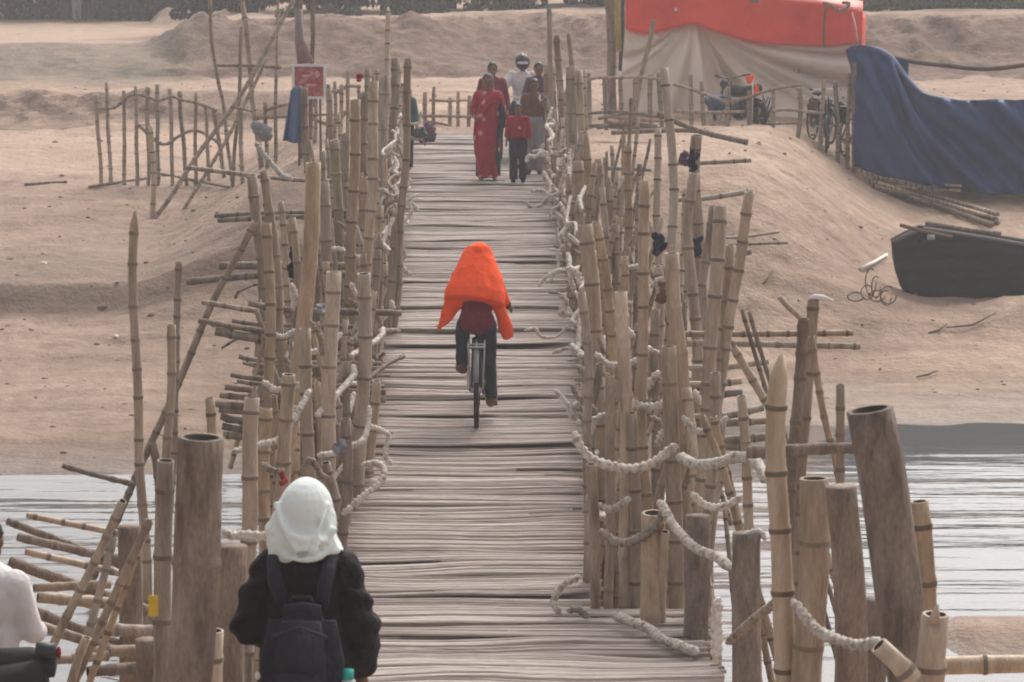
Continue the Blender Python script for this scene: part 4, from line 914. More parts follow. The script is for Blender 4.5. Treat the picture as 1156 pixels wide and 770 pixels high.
bmesh.ops.recalc_face_normals(bm, faces=bm.faces)
bmesh.ops.solidify(bm, geom=[f for f in bm.faces if len(f.verts) == 4], thickness=.04)
obj('hull', bm, M['boat'], bo)
bm = bmesh.new(); pr = None
for i in range(1, NT):
    x, bw, kz, gz = hull_sec(i / NT); rw = [bm.verts.new((x, DB + .55 + q_ * bw * .78, gz - .05)) for q_ in (-1, 0, 1)]
    if pr:
        for j in (0, 1): bm.faces.new((pr[j], rw[j], rw[j + 1], pr[j + 1]))
    pr = rw
bm.free()
for sgn in (-1, 1):
    pts = []
    for i in range(NT + 1):
        x, bw, kz, gz = hull_sec(i / NT); pts.append((x, DB + .55 + sgn * (bw * .81 + .015), gz + .02))
    bm = bmesh.new(); tube(bm, pts, .04, 6); obj('gunwale', bm, plain('worn_gunwale', (.12, .108, .10)), bo)
for tt in (.06, .2, .34, .5, .66):
    x, bw, kz, gz = hull_sec(tt); bm = bmesh.new(); box(bm, (x, DB + .55, gz - .06), (.22, bw * 1.55, .04), None, .006); obj('thwart', bm, M['wood'], bo, None, False)
x, bw, kz, gz = hull_sec(.13); bm = bmesh.new(); tube(bm, [(x - .3, DB + .35, gz - .15), (x - .32, DB + .35, gz + .1)], [.07, .04], 8); obj('stem_post', bm, M['boat'], bo)
bm = bmesh.new(); box(bm, at(1051, 268, DB + .12), (.12, .05, .07), None, .01); obj('pale_cleat', bm, M['metal'], bo)
bm = bmesh.new(); tube(bm, [at(1016, 254, DB + .5), at(1045, 262, DB + .5), at(1075, 268, DB + .6)], .03, 7); tag(obj('punt_pole', bm, M['twig'], None, tuple(at(1045, 262, DB))), 'dark stick lying across the bow of the black boat', 'stick')
bm = bmesh.new(); tube(bm, [at(1045, 252, DB + 1.2), at(1090, 259, DB + 1.2), at(1130, 264, DB + 1.2)], .035, 7); tag(obj('punt_pole', bm, M['ropeb'], None, tuple(at(1090, 262, DB))), 'pale pole resting along the top of the black boat', 'pole')
q = gpt(985, 340, 38); dq = q.y / CP * .985
bm = bmesh.new()
for cx, cy, rx, ry in ((983, 318, 6, 15), (989, 324, 5, 12), (979, 330, 7, 8), (1003, 333, 9, 10), (1000, 336, 6, 8), (966, 335, 9, 5), (990, 334, 9, 6)):
    pts = [at(cx + rx * math.cos(a), cy + ry * math.sin(a), dq + .1 * math.sin(a * 2 + cx)) for a in [2 * math.pi * i / 18 for i in range(16)]]
    tube(bm, spline(pts, .03), .011, 5)
tag(obj('root_tangle', bm, M['twig'], None, tuple(q)), 'tangle of dark looped roots or wire on the sand beside the boat', 'tangle')
bm = bmesh.new(); tube(bm, [gpt(x_, y_, 38) + Vector((0, 0, .05)) for x_, y_ in ((972, 307), (986, 300), (1001, 291))], [.04, .03, .025], 8)
tag(obj('loose_stick', bm, M['whitestick'], None, tuple(gpt(972, 307, 38))), 'white stick on the sand left of the black boat', 'stick')
for px, py, nm, l in ((1098, 372, 'long dark twig on the sand mound before the boat', 30), (1060, 378, 'short dark twig below the boat mound', 12), (862, 325, 'small dark twig on the sand slope right of the railing', 12), (1048, 428, 'forked twig at the right water edge', 14)):
    q = gpt(px, py, 36) + Vector((0, 0, .03)); L_ = l * q.y / F
    bm = bmesh.new(); e = q + Vector((L_, .25, 0)); e.z = hgt(e.x, e.y) + .05; tube(bm, [q - Vector((L_, 0, .0)), q + Vector((0, .05, .03)), e], [.01, .018, .008], 6)
    tag(obj('twig', bm, M['twig'], None, tuple(q)), nm, 'twig')
# pebbles and clods: nobody could count them
bm = bmesh.new()
for i in range(800):
    y_ = rnd(33.5, 70); x_ = rnd(-.19, .19) * y_; z_ = hgt(x_, y_)
    if z_ < .05 or -1.6 < x_ < 1.4: continue
    r = rnd(.008, .034) if random.random() < .93 else rnd(.03, .06); g = bmesh.ops.create_icosphere(bm, subdivisions=1, radius=r)
    bmesh.ops.transform(bm, matrix=Matrix.Translation((x_, y_, z_)) @ Matrix.Diagonal((rnd(.8, 2), rnd(.8, 1.2), rnd(.5, .9), 1)), verts=g['verts'])
tag(obj('pebbles', bm, plain('clods', (.19, .14, .11), .9, .4, 1)), 'scattered clods and pebbles on the sand', None, None, 'stuff')
# brush pile by fence
for i in range(7):
    x0 = 655 + rnd(0, 40); y0 = 128 + i * 3 + rnd(-3, 3); q0, q1 = at(x0, y0, 50), at(x0 + rnd(60, 90), y0 + rnd(-3, 9), 50.2)
    q0.z = max(q0.z, hgt(q0.x, q0.y) + .02); q1.z = max(q1.z, hgt(q1.x, q1.y) + .02)
    tag(obj('brush_branch', bamboo([q0, (q0 + q1) / 2 + Vector((0, 0, rnd(-.04, .08))), q1], .03, .022, seg=6, hollow=False, rough=3), MM['wood'], None, tuple(q0)), 'crooked branch in the brushwood heap along the foot of the tent fence', 'branch', 'brushwood at the tent fence')

for i, (px, py, l) in enumerate(((50, 298, 'tiny white litter scrap on the sand at the far left, below the stick fence'), (131, 381, 'white litter scrap on the pale sand left of the tall pointed pole'), (147, 279, 'white litter scrap just left of the tall pointed pole top'), (36, 374, 'brown flat clod on the pale sand near the left edge'), (1100, 345, 'rusty stone on the sand mound in front of the boat'))):
    q = gpt(px, py, 33); bm = bmesh.new(); ell(bm, q + Vector((0, 0, .01)), (rnd(.04, .07), .05, .03), 8)
    for v in bm.verts: v.co += Vector((noise.noise(v.co * 30), noise.noise(v.co * 31), noise.noise(v.co * 29))) * .02
    tag(obj('litter' if i < 3 else 'clod', bm, M['white'] if i < 3 else M['wood'], None, tuple(q)), l, 'litter' if i < 3 else 'stone')
# ---------------------------------------------------------------- people
class Fig:
    def __init__(s, loc, hh=1.65, yaw=0, label=None, group=None, J=None, name='person', fat=1.0):
        s.loc = Vector(loc); s.k = hh / 1.65; s.rot = Matrix.Rotation(yaw, 3, 'Z'); s.fat = fat
        s.root = empty(name, loc, label, 'person', group)
        j = dict(hl=(-.09, 0, .88), hr=(.09, 0, .88), kl=(-.10, .03, .47), kr=(.10, .03, .47), al=(-.10, -.02, .075), ar=(.10, -.02, .075), tl=(-.11, .14, .03), tr=(.11, .14, .03),
                 sl=(-.158, 0, 1.325), sr=(.158, 0, 1.325), el=(-.225, -.03, 1.08), er=(.225, -.03, 1.08), wl=(-.245, .05, .86), wr=(.245, .05, .86),
                 pelvis=(0, 0, .92), waist=(0, 0, 1.06), chest=(0, .005, 1.25), neck=(0, -.005, 1.42), head=(0, .02, 1.535))
        if J: j.update(J)
        s.J = {a: Vector(b) for a, b in j.items()}
    def w(s, v): return s.loc + s.rot @ (Vector(v) * s.k)
    def W(s, pts): return [s.w(p) for p in pts]
    def tubes(s, bm, pts, rad, seg=10, squash=1): tube(bm, s.W(pts), [r * s.k for r in (rad if isinstance(rad, (list, tuple)) else [rad] * len(pts))], seg, True, 0, squash)
    def e(s, bm, c, r, seg=14): ell(bm, s.w(c), [x * s.k for x in r], seg, s.rot)
    def torso(s, bm, a=0, lo=True):
        J = s.J; f = s.fat
        s.e(bm, J['chest'], (.165 * f + a, .11 * f + a, .17 + a)); s.e(bm, J['waist'], (.135 * f + a, .10 * f + a, .16 + a))
        s.e(bm, (J['chest'] + J['neck']) / 2 + Vector((0, 0, .01)), (.115 + a * .7, .08 + a * .7, .09 + a * .5))
        for q in ('sl', 'sr'): s.e(bm, J[q], (.052 + a, .056 + a, .06 + a))
        if lo: s.e(bm, J['pelvis'], (.15 * f + a, .115 * f + a, .12 + a))
    def arm(s, bm, sd, a=0, to=1.0):
        J = s.J; S, E, W_ = J['s' + sd], J['e' + sd], J['w' + sd]
        if to <= 1: W_ = E.lerp(W_, to)
        s.tubes(bm, [S, S.lerp(E, .5), E, E.lerp(W_, .4), W_], [.052 + a, .048 + a, .04 + a, .038 + a, .028 + a])
    def leg(s, bm, sd, a=0, flare=0):
        J = s.J; Hh, K, A = J['h' + sd], J['k' + sd], J['a' + sd]
        s.tubes(bm, [Hh, Hh.lerp(K, .5), K, K.lerp(A, .35), A], [.085 + a, .075 + a, .055 + a, .052 + a + flare * .5, .036 + a + flare])
    def hand(s, bm, sd, curl=.5):
        J = s.J; E, W_ = J['e' + sd], J['w' + sd]; d = (W_ - E).normalized(); side = Vector((1, 0, 0)) if abs(d.x) < .8 else Vector((0, 1, 0))
        n = d.cross(side).normalized(); sx = n.cross(d).normalized(); 
        s.tubes(bm, [W_, W_ + d * .05, W_ + d * .085], [.024, .028, .026], 8)
        sg = -1 if sd == 'l' else 1
        for i, ln in enumerate((.065, .075, .07, .052)):
            b = W_ + d * .08 + n * ((i - 1.5) * .018); tip = d * (1 - curl * .5) + sx * (-sg * curl * .8)
            s.tubes(bm, [b, b + d * ln * .5, b + d * ln * .5 + tip.normalized() * ln * .5], [.0095, .0095, .007], 6)
        b = W_ + d * .03 + n * -.03; s.tubes(bm, [b, b + d * .03 - n * .02, b + d * .06 - n * .022], [.012, .011, .008], 6)
    def foot(s, bm, sd, a=0):
        A, T_ = s.J['a' + sd], s.J['t' + sd]; back = A + (A - T_).normalized() * .05; back.z = min(A.z, T_.z) + .01
        s.tubes(bm, [back, A + Vector((0, 0, -.03)), A.lerp(T_, .6) + Vector((0, 0, -.0)), T_], [.032 + a, .04 + a, .038 + a, .026 + a], 10)
    def headblob(s, bm, face=True):
        h = s.J['head']; n = s.J['neck']
        s.e(bm, h + Vector((0, 0, .015)), (.074, .092, .098)); s.e(bm, h + Vector((0, .022, -.05)), (.056, .066, .07))
        s.tubes(bm, [n + Vector((0, 0, -.06)), n + Vector((0, 0, .02)), h + Vector((0, -.005, -.04))], [.062, .05, .05])
        if face:
            s.tubes(bm, [h + Vector((0, .088, .02)), h + Vector((0, .104, -.02)), h + Vector((0, .10, -.03))], [.009, .014, .015], 8)
            for g in (-1, 1): s.e(bm, h + Vector((g * .076, 0, -.005)), (.012, .022, .03), 8)
            s.e(bm, h + Vector((0, .085, -.062)), (.026, .012, .008), 8); s.e(bm, h + Vector((0, .07, -.10)), (.024, .022, .02), 8)
            for g in (-1, 1): s.e(bm, h + Vector((g * .034, .083, .028)), (.022, .012, .008), 8)
    def body(s, voxel=.012, hands=True, curl=.5, mat_='skin', face=True):
        bm = bmesh.new(); s.torso(bm, -.012)
        for sd in 'lr':
            s.arm(bm, sd, -.004); s.leg(bm, sd, -.004); s.foot(bm, sd)
            if hands: s.hand(bm, sd, curl)
        s.headblob(bm, face)
        return obj('body', remesh(bm, voxel * s.k, 1), M[mat_], s.root)
    def eyes(s):
        for g in (-1, 1):
            bm = bmesh.new(); s.e(bm, s.J['head'] + Vector((g * .032, .088, .008)), (.014, .008, .009), 8); obj('eye', bm, M['hair'], s.root)
    def hair(s, shape='short', m='hair'):
        bm = bmesh.new(); h = s.J['head']
        s.e(bm, h + Vector((0, -.014, .035)), (.083, .094, .095)); s.e(bm, h + Vector((0, -.035, -.01)), (.078, .07, .085))
        if shape == 'bun': s.e(bm, h + Vector((0, -.12, -.03)), (.045, .045, .045))
        me = remesh(bm, .011 * s.k, 1, lambda v: .006 * noise.noise(v * 40))
        return obj('hair', me, M[m], s.root)
    def cloth(s, name, m, fn, voxel=.014, sm=2, fold=.008, fs=9, label=None):
        bm = bmesh.new(); fn(bm)
        me = remesh(bm, voxel * s.k, sm, fold if callable(fold) else lambda v: fold * (noise.noise(Vector((v.x * fs * 1.6, v.y * fs * 1.6, v.z * fs * .5))) + .3 * noise.noise(Vector((v.x * fs * 3, v.y * fs * 3, v.z * fs * 1.2)))))
        return obj(name, me, M[m] if isinstance(m, str) else m, s.root)
    def shirt(s, m, a=.018, sleeve=1.0, name='shirt', low=True):
        def f(bm):
            s.torso(bm, a, low)
            for sd in 'lr': s.arm(bm, sd, a * .9, sleeve)
        return s.cloth(name, m, f)
    def trousers(s, m, a=.016, flare=.01):
        def f(bm):
            s.e(bm, s.J['pelvis'], (.15 + a, .115 + a, .12 + a))
            for sd in 'lr': s.leg(bm, sd, a, flare)
        return s.cloth('trousers', m, f)
    def shoes(s, m):
        for sd in 'lr':
            bm = bmesh.new(); s.foot(bm, sd, .012); obj('shoe', remesh(bm, .012 * s.k, 1), M[m], s.root)
def on_deck(px, py, d):
    p = at(px, py, d); p.z = deck(p.y)[0] + .012; return p
PI = math.pi
# ---- cyclist and bicycle (both face away along the bridge)
CB = on_deck(538, 486, F / 130)
M['guard'] = plain('grey_mudguard', (.17, .17, .18), .5, .1)
def bicycle(loc, yaw, label, group=None, rack=True, lean=0, m='dkmetal', dark=False):
    r = empty('bicycle', loc, label, 'bicycle', group); rot = Matrix.Rotation(yaw, 3, 'Z') @ Matrix.Rotation(lean, 3, 'Y')
    w = lambda x, y_, z: Vector(loc) + rot @ Vector((x, y_, z))
    def tb(name, segs, m_, rad, parent=r):
        bm = bmesh.new()
        for s_ in segs: tube(bm, [w(*p) for p in s_], rad, 7)
        return obj(name, bm, M[m_], parent)
    for yy in (0, 1.06):
        bm = bmesh.new(); torus(bm, (0, 0, 0), .315, .021, 'X', 32, 8); bmesh.ops.transform(bm, matrix=Matrix.Translation(w(0, yy, .336)) @ rot.to_4x4(), verts=bm.verts)
        wh = obj('wheel', bm, M['rubber'], r)
        bm = bmesh.new(); torus(bm, (0, 0, 0), .292, .010, 'X', 32, 6); bmesh.ops.transform(bm, matrix=Matrix.Translation(w(0, yy, .336)) @ rot.to_4x4(), verts=bm.verts); obj('rim', bm, M['dkmetal' if dark else 'metal'], wh)
        bm = bmesh.new()
        tube(bm, [w(-.05, yy, .336), w(.05, yy, .336)], .022, 8)
        for i in range(18):
            a = 2 * PI * i / 18; tube(bm, [w(.02 if i % 2 else -.02, yy, .336), w(0, yy + .29 * math.cos(a), .336 + .29 * math.sin(a))], .002, 4)
        obj('spokes', bm, M['metal'], wh)
        bm = bmesh.new(); arc = [w(0, yy + .352 * math.cos(a), .336 + .352 * math.sin(a)) for a in [R(20 + 14 * q_) + (0 if yy else R(0)) for q_ in range(11)]]
        tube(bm, arc, .024, 8, True, 0, .35); obj('mudguard', bm, M['dkmetal' if dark else 'guard'], r)
    tb('frame', [((0, .44, .30), (0, .36, .78)), ((0, .38, .72), (0, .92, .80)), ((0, .44, .30), (0, .93, .70)), ((0, .90, .88), (0, .96, .62)), ((-.05, 0, .336), (-.015, .37, .72)), ((.05, 0, .336), (.015, .37, .72)), ((-.05, 0, .336), (-.03, .44, .30)), ((.05, 0, .336), (.03, .44, .30))], m, .016)
    tb('fork', [((-.04, .96, .66), (-.05, 1.06, .336)), ((.04, .96, .66), (.05, 1.06, .336)), ((-.04, .96, .66), (.04, .96, .66))], m, .014)
    hb = tb('handlebar', [((0, .90, .86), (0, .88, 1.0)), ((-.28, .72, 1.0), (-.25, .84, 1.0), (0, .90, 1.0), (.25, .84, 1.0), (.28, .72, 1.0))], 'chrome', .012)
    for g in (-1, 1): tb('grip', [((g * .283, .70, 1.0), (g * .268, .80, 1.0))], 'rubber', .018, hb)
    bm = bmesh.new(); ell(bm, (0, .27, .90), (.10, .11, .035)); tube(bm, [Vector((0, .33, .895)), Vector((0, .48, .90))], [.05, .02], 8); bmesh.ops.transform(bm, matrix=Matrix.Translation(Vector(loc)) @ rot.to_4x4(), verts=bm.verts)
    obj('saddle', bm, M['rubber'], r)
    tb('seat_post', [((0, .36, .78), (0, .33, .89))], 'chrome', .013)
    if rack: tb('rack', [((-.07, -.18, .74), (-.07, .3, .74)), ((.07, -.18, .74), (.07, .3, .74)), ((-.07, -.18, .74), (.07, -.18, .74)), ((-.07, 0, .74), (.07, 0, .74)), ((-.07, 0, .74), (-.055, 0, .35)), ((.07, 0, .74), (.055, 0, .35)), ((0, -.18, .74), (0, .3, .74))], 'metal', .009)
    tb('crank', [((-.08, .44, .30), (.08, .44, .30)), ((-.08, .44, .30), (-.085, .40, .46)), ((.08, .44, .30), (.085, .48, .14))], 'chrome', .011)
    tb('pedal', [((-.09, .40, .46), (-.18, .40, .46))], 'rubber', .018); tb('pedal', [((.09, .48, .14), (.18, .48, .14))], 'rubber', .018)
    tb('chain_guard', [((.06, .05, .36), (.06, .44, .36)), ((.06, .05, .30), (.06, .44, .26))], m, .012)
    return r
bicycle(CB, 0, 'bicycle ridden away from the camera under the person in the orange shawl')
P1 = Fig(CB, 1.585, 0, 'person in an orange head shawl cycling away along the deck', None,
         dict(hl=(-.085, .27, .93), hr=(.085, .27, .93), kl=(-.135, .60, .80), kr=(.11, .52, .54), al=(-.135, .36, .53), ar=(.13, .42, .21), tl=(-.165, .50, .475), tr=(.15, .56, .165), pelvis=(0, .24, .96), waist=(0, .31, 1.09), chest=(0, .40, 1.25),
              neck=(0, .46, 1.40), head=(.01, .53, 1.51), sl=(-.17, .42, 1.32), sr=(.17, .42, 1.32), el=(-.20, .58, 1.13), er=(.20, .58, 1.13), wl=(-.28, .74, 1.03), wr=(.28, .74, 1.03)))
P1.body(curl=1.0); P1.hair()
P1.shirt('maroon', .018, 1.0, 'sweater'); P1.trousers('dkblue', .012, .012); P1.shoes('brownsh')
def shawl(bm):
    P1.e(bm, (.015, .51, 1.52), (.108, .14, .125)); P1.tubes(bm, [(.015, .50, 1.605), (.015, .48, 1.545), (.01, .43, 1.46), (.005, .38, 1.38), (.0, .33, 1.30), (-.01, .27, 1.20), (-.02, .23, 1.12)], [.105, .142, .18, .215, .248, .28, .282], 20, .58)
    P1.tubes(bm, [(-.12, .32, 1.28), (-.20, .27, 1.12), (-.27, .26, 1.00), (-.33, .28, .90), (-.355, .30, .86)], [.09, .09, .065, .032, .022], 10, .6)
    P1.tubes(bm, [(.12, .32, 1.30), (.20, .28, 1.18), (.215, .28, 1.07)], [.10, .075, .05], 10, .6)
    P1.tubes(bm, [(.20, .34, 1.10), (.235, .36, .98), (.265, .38, .86), (.29, .40, .77)], [.055, .06, .066, .055], 10, .8)
    P1.tubes(bm, [(-.14, .40, 1.32), (-.19, .54, 1.15), (-.24, .66, 1.06)], [.105, .10, .075]); P1.tubes(bm, [(.14, .40, 1.33), (.19, .54, 1.17), (.24, .66, 1.07)], [.10, .095, .075])
def shawlfold(v):
    q = (v - P1.loc) / P1.k
    return .010 * noise.noise(Vector((q.x * 7, q.y * 7, q.z * 3))) + .0045 * math.sin(q.x * 30 + 8 * (1.5 - q.z) * (1 if q.x > 0 else -1) + 3 * noise.noise(q * 5)) * ss(1.42, 1.2, q.z)
P1.cloth('shawl', 'orange', shawl, .010, 6, shawlfold)
# ---- veiled walker in front
FW = at(349, 1004, F / 290); FW.z = deck(FW.y)[0] + .03
k2 = 1.60
P2 = Fig(FW, k2, R(-4), 'person in a pale green veil and black coat walking away at the bottom', None,
         dict(sl=(-.15, 0, 1.325), sr=(.15, 0, 1.325), el=(-.225, -.02, 1.085), er=(.225, -.02, 1.075), wl=(-.19, .18, 1.0), wr=(.215, .10, .86), al=(-.09, -.14, .11), kl=(-.1, .02, .50), tl=(-.1, .0, .04), ar=(.1, .12, .07), kr=(.1, .12, .48), tr=(.11, .28, .03)))
P2.body(curl=.7); P2.hair(); P2.trousers('dkblue', .03, .02); P2.shoes('black')
def coat(bm):
    P2.torso(bm, .02)
    P2.tubes(bm, [(0, 0, 1.28), (0, -.01, 1.1), (0, -.01, .9), (0, 0, .62)], [.17, .185, .20, .23], 18, .75)
    for sd, s_ in (('l', -1), ('r', 1)):
        J = P2.J; P2.tubes(bm, [J['s' + sd] + Vector((s_ * .0, 0, -.01)), J['s' + sd].lerp(J['e' + sd], .5), J['e' + sd], J['e' + sd].lerp(J['w' + sd], .9)], [.072, .082, .085, .065], 12)
def coatfold(v):
    q = (v - P2.loc) / P2.k
    arm_ = ss(.14, .2, abs(q.x))
    return .010 * noise.noise(Vector((q.x * 9, q.y * 9, q.z * 4))) + arm_ * .009 * math.sin(q.z * 62 + 30 * abs(q.x) + 3 * noise.noise(q * 7)) * ss(.9, 1.1, q.z) + .004 * noise.noise(q * 30)
P2.cloth('coat', 'black', coat, .012, 4, coatfold)
def veil(bm):
    P2.e(bm, (0, .01, 1.555), (.112, .135, .14), 20)
    P2.tubes(bm, [(0, 0, 1.56), (0, -.02, 1.47), (.0, -.02, 1.42), (.005, -.02, 1.385)], [.118, .133, .148, .153], 22, .82)
    for a_, b_, c_, r_ in (((-.10, -.06, 1.56), (-.02, -.145, 1.48), (.11, -.10, 1.46), .016), ((-.13, -.05, 1.49), (0, -.155, 1.435), (.13, -.06, 1.50), .014), ((-.11, -.04, 1.60), (-.07, -.13, 1.52), (-.01, -.165, 1.42), .014), ((-.145, -.03, 1.42), (0, -.175, 1.395), (.145, -.04, 1.415), .013), ((.10, -.04, 1.60), (.08, -.12, 1.53), (.05, -.165, 1.42), .012)):
        P2.tubes(bm, spline([Vector(a_), Vector(b_), Vector(c_)], .02), r_, 8)
    P2.tubes(bm, [(-.07, .03, 1.53), (-.12, .02, 1.47), (-.135, .01, 1.40)], [.06, .055, .035], 10)
def veilfold(v):
    q = (v - P2.loc) / P2.k; ph = math.atan2(q.x, -q.y); t = ss(1.60, 1.42, q.z)
    dia = math.sin(q.x * 38 + q.z * 52 + 2 * noise.noise(q * 6)) * math.exp(-((q.z - 1.47) / .07) ** 2)
    return t * .0055 * math.sin(ph * 8 + 3 * noise.noise(q * 5) + q.z * 9) + .0035 * dia + .007 * noise.noise(q * 8)
P2.cloth('veil', 'hijab', veil, .007, 4, veilfold)
bp_ = empty('backpack', P2.w((0.0, -.22, 1.0)), 'dark navy backpack on the back of the veiled walker', 'backpack')
def rb(w_, h_, dep, c, bev=.05):
    bm = bmesh.new(); box(bm, (0, 0, 0), (w_, dep, h_), None, bev)
    for v in bm.verts:
        v.co.x *= 1 - .18 * max(0, v.co.z / h_ + .0); v.co.y *= 1 - .25 * max(0, v.co.z / h_); v.co += Vector((noise.noise(v.co * 9), noise.noise(v.co * 9 + Vector((5, 0, 0))), 0)) * .006
    bmesh.ops.subdivide_edges(bm, edges=bm.edges, cuts=1, use_grid_fill=True, smooth=.3)
    for v in bm.verts: v.co = P2.w(v.co + Vector(c))
    return bm
obj('bag_body', rb(.285, .46, .14, (.02, -.255, 1.0), .06), M['navy'], bp_)
obj('front_pocket', rb(.23, .20, .06, (.02, -.345, .90), .028), M['navy'], bp_)
for g in (-1, 1):
    bm = bmesh.new(); P2.tubes(bm, [(g * .07 + .02, -.19, 1.20), (g * .10, -.165, 1.30), (g * .115, -.10, 1.385), (g * .12, 0, 1.40), (g * .125, .09, 1.35)], [.026, .03, .03, .028, .026], 8, .45); obj('shoulder_strap', bm, M['navy'], bp_)
bm = bmesh.new(); P2.tubes(bm, [(-.03, -.21, 1.22), (-.02, -.23, 1.255), (.05, -.23, 1.255), (.06, -.21, 1.22)], .009, 7); obj('top_handle', bm, M['navy'], bp_)
bm = bmesh.new(); P2.tubes(bm, [(-.09, -.325, 1.12), (0.02, -.335, 1.16), (.13, -.325, 1.12)], .006, 6); obj('zip', bm, M['dkmetal'], bp_)
for z_ in (.955, .90, .86, .82):
    bm = bmesh.new(); P2.e(bm, (-.152, -.315, z_), (.012, .008, .016), 8); obj('reflective_dot', bm, M['white'], bp_)
bm = bmesh.new(); P2.tubes(bm, [(.20, -.245, .76), (.20, -.245, .90), (.20, -.245, .925), (.20, -.245, .935)], [.036, .036, .03, .018], 14)
bo_ = obj('water_bottle', bm, M['plast'], None, tuple(P2.w((.20, -.245, .76)))); tag(bo_, 'clear bottle with a teal cap in the side pocket of the navy backpack', 'bottle')
bm = bmesh.new(); P2.tubes(bm, [(.20, -.245, .93), (.20, -.245, .968)], .024, 14); obj('cap', bm, M['teal'], bo_)
# ---- group at the far end of the deck
def gp(px, py, s_): return on_deck(px, py, F / s_)
P3 = Fig(gp(551, 206, 78), 1.53, PI, 'person in a long red sari in the group at the far deck', None, dict(wl=(-.27, .06, .90), wr=(.2, .12, 1.0)), fat=1.05)
P3.body(voxel=.016); P3.hair('bun'); P3.eyes()
def sari(bm):
    P3.torso(bm, .015); P3.tubes(bm, [(0, 0, 1.05), (.01, .01, .85), (.02, .02, .55), (.01, .02, .25), (.0, .02, .05)], [.165, .205, .205, .175, .16], 18, .75)
    P3.arm(bm, 'l', .03, .55); P3.arm(bm, 'r', .03, .6)
P3.cloth('sari', 'redsari', sari, .018, 3, .016, 7)
def drape(bm): P3.tubes(bm, [(-.15, .08, 1.36), (0, .15, 1.22), (.12, .13, 1.05), (.17, .06, .85), (.20, .02, .62)], [.06, .08, .08, .06, .04], 10, .5)
P3.cloth('shoulder_drape', 'redsari', drape, .016, 2, .01)
M['motif'] = plain('pale_motif', (.62, .30, .28))
def scarf(bm):
    P3.e(bm, (0, -.01, 1.56), (.095, .105, .10)); P3.tubes(bm, [(0, -.04, 1.53), (0, -.05, 1.42), (0, -.04, 1.33)], [.09, .10, .13], 14, .7)
P3.cloth('grey_veil', plain('thin_grey_veil', (.16, .09, .09)), scarf, .014, 2, .006)
for sd_ in 'lr':
    def tr_(bm, sd_=sd_): P3.leg(bm, sd_, .03, .03)
    P3.cloth('under_trouser', 'dkblue', tr_, .018, 2, .008)
bm = bmesh.new(); P3.tubes(bm, [(-.20, .02, 1.2), (-.225, .05, 1.02), (-.22, .06, .82)], [.04, .055, .045], 10); obj('blue_sleeve', bm, M['dkblue'], P3.root)
P4 = Fig(gp(585, 206, 78.5), 1.12, PI, 'child in a red shirt and dark trousers, walking beside the red sari', None, dict(kl=(-.1, .0, .47), al=(-.1, -.1, .1), tl=(-.1, .06, .03)))
P4.body(voxel=.018); P4.hair(); P4.eyes(); P4.shirt('red', .03, .55); P4.trousers('dkblue', .03, .02); P4.shoes('black')
bm = bmesh.new(); P4.e(bm, (-.02, .15, 1.17), (.03, .02, .035), 8); obj('chest_print', bm, M['motif'], P4.root)
P5 = Fig(gp(603, 201, 76), 1.40, PI, 'person in a brown shirt and grey trousers, half behind the red shirted child', None)
P5.body(voxel=.018); P5.hair(); P5.eyes(); P5.shirt('brownsh', .025, .6); P5.trousers('greyc', .03, .03); P5.shoes('brownsh')
P6 = Fig(gp(556, 196, 73), 1.56, PI, 'dark haired person in a dusky shirt standing behind the red sari', None)
P6.body(voxel=.018); P6.hair(); P6.eyes(); P6.shirt('maroon', .025, .8); P6.trousers('dkblue', .02)
P8 = Fig(gp(608, 190, 72), 1.53, PI, 'person in purple at the right edge of the group, beside the helmeted rider', None)
P8.body(voxel=.018); P8.hair('bun'); P8.eyes(); P8.shirt('purple', .03, .8)
P8.cloth('skirt', 'purple', lambda bm: P8.tubes(bm, [(0, 0, 1.0), (0, 0, .6), (0, 0, .1)], [.17, .22, .24], 16, .8), .018, 2, .014)
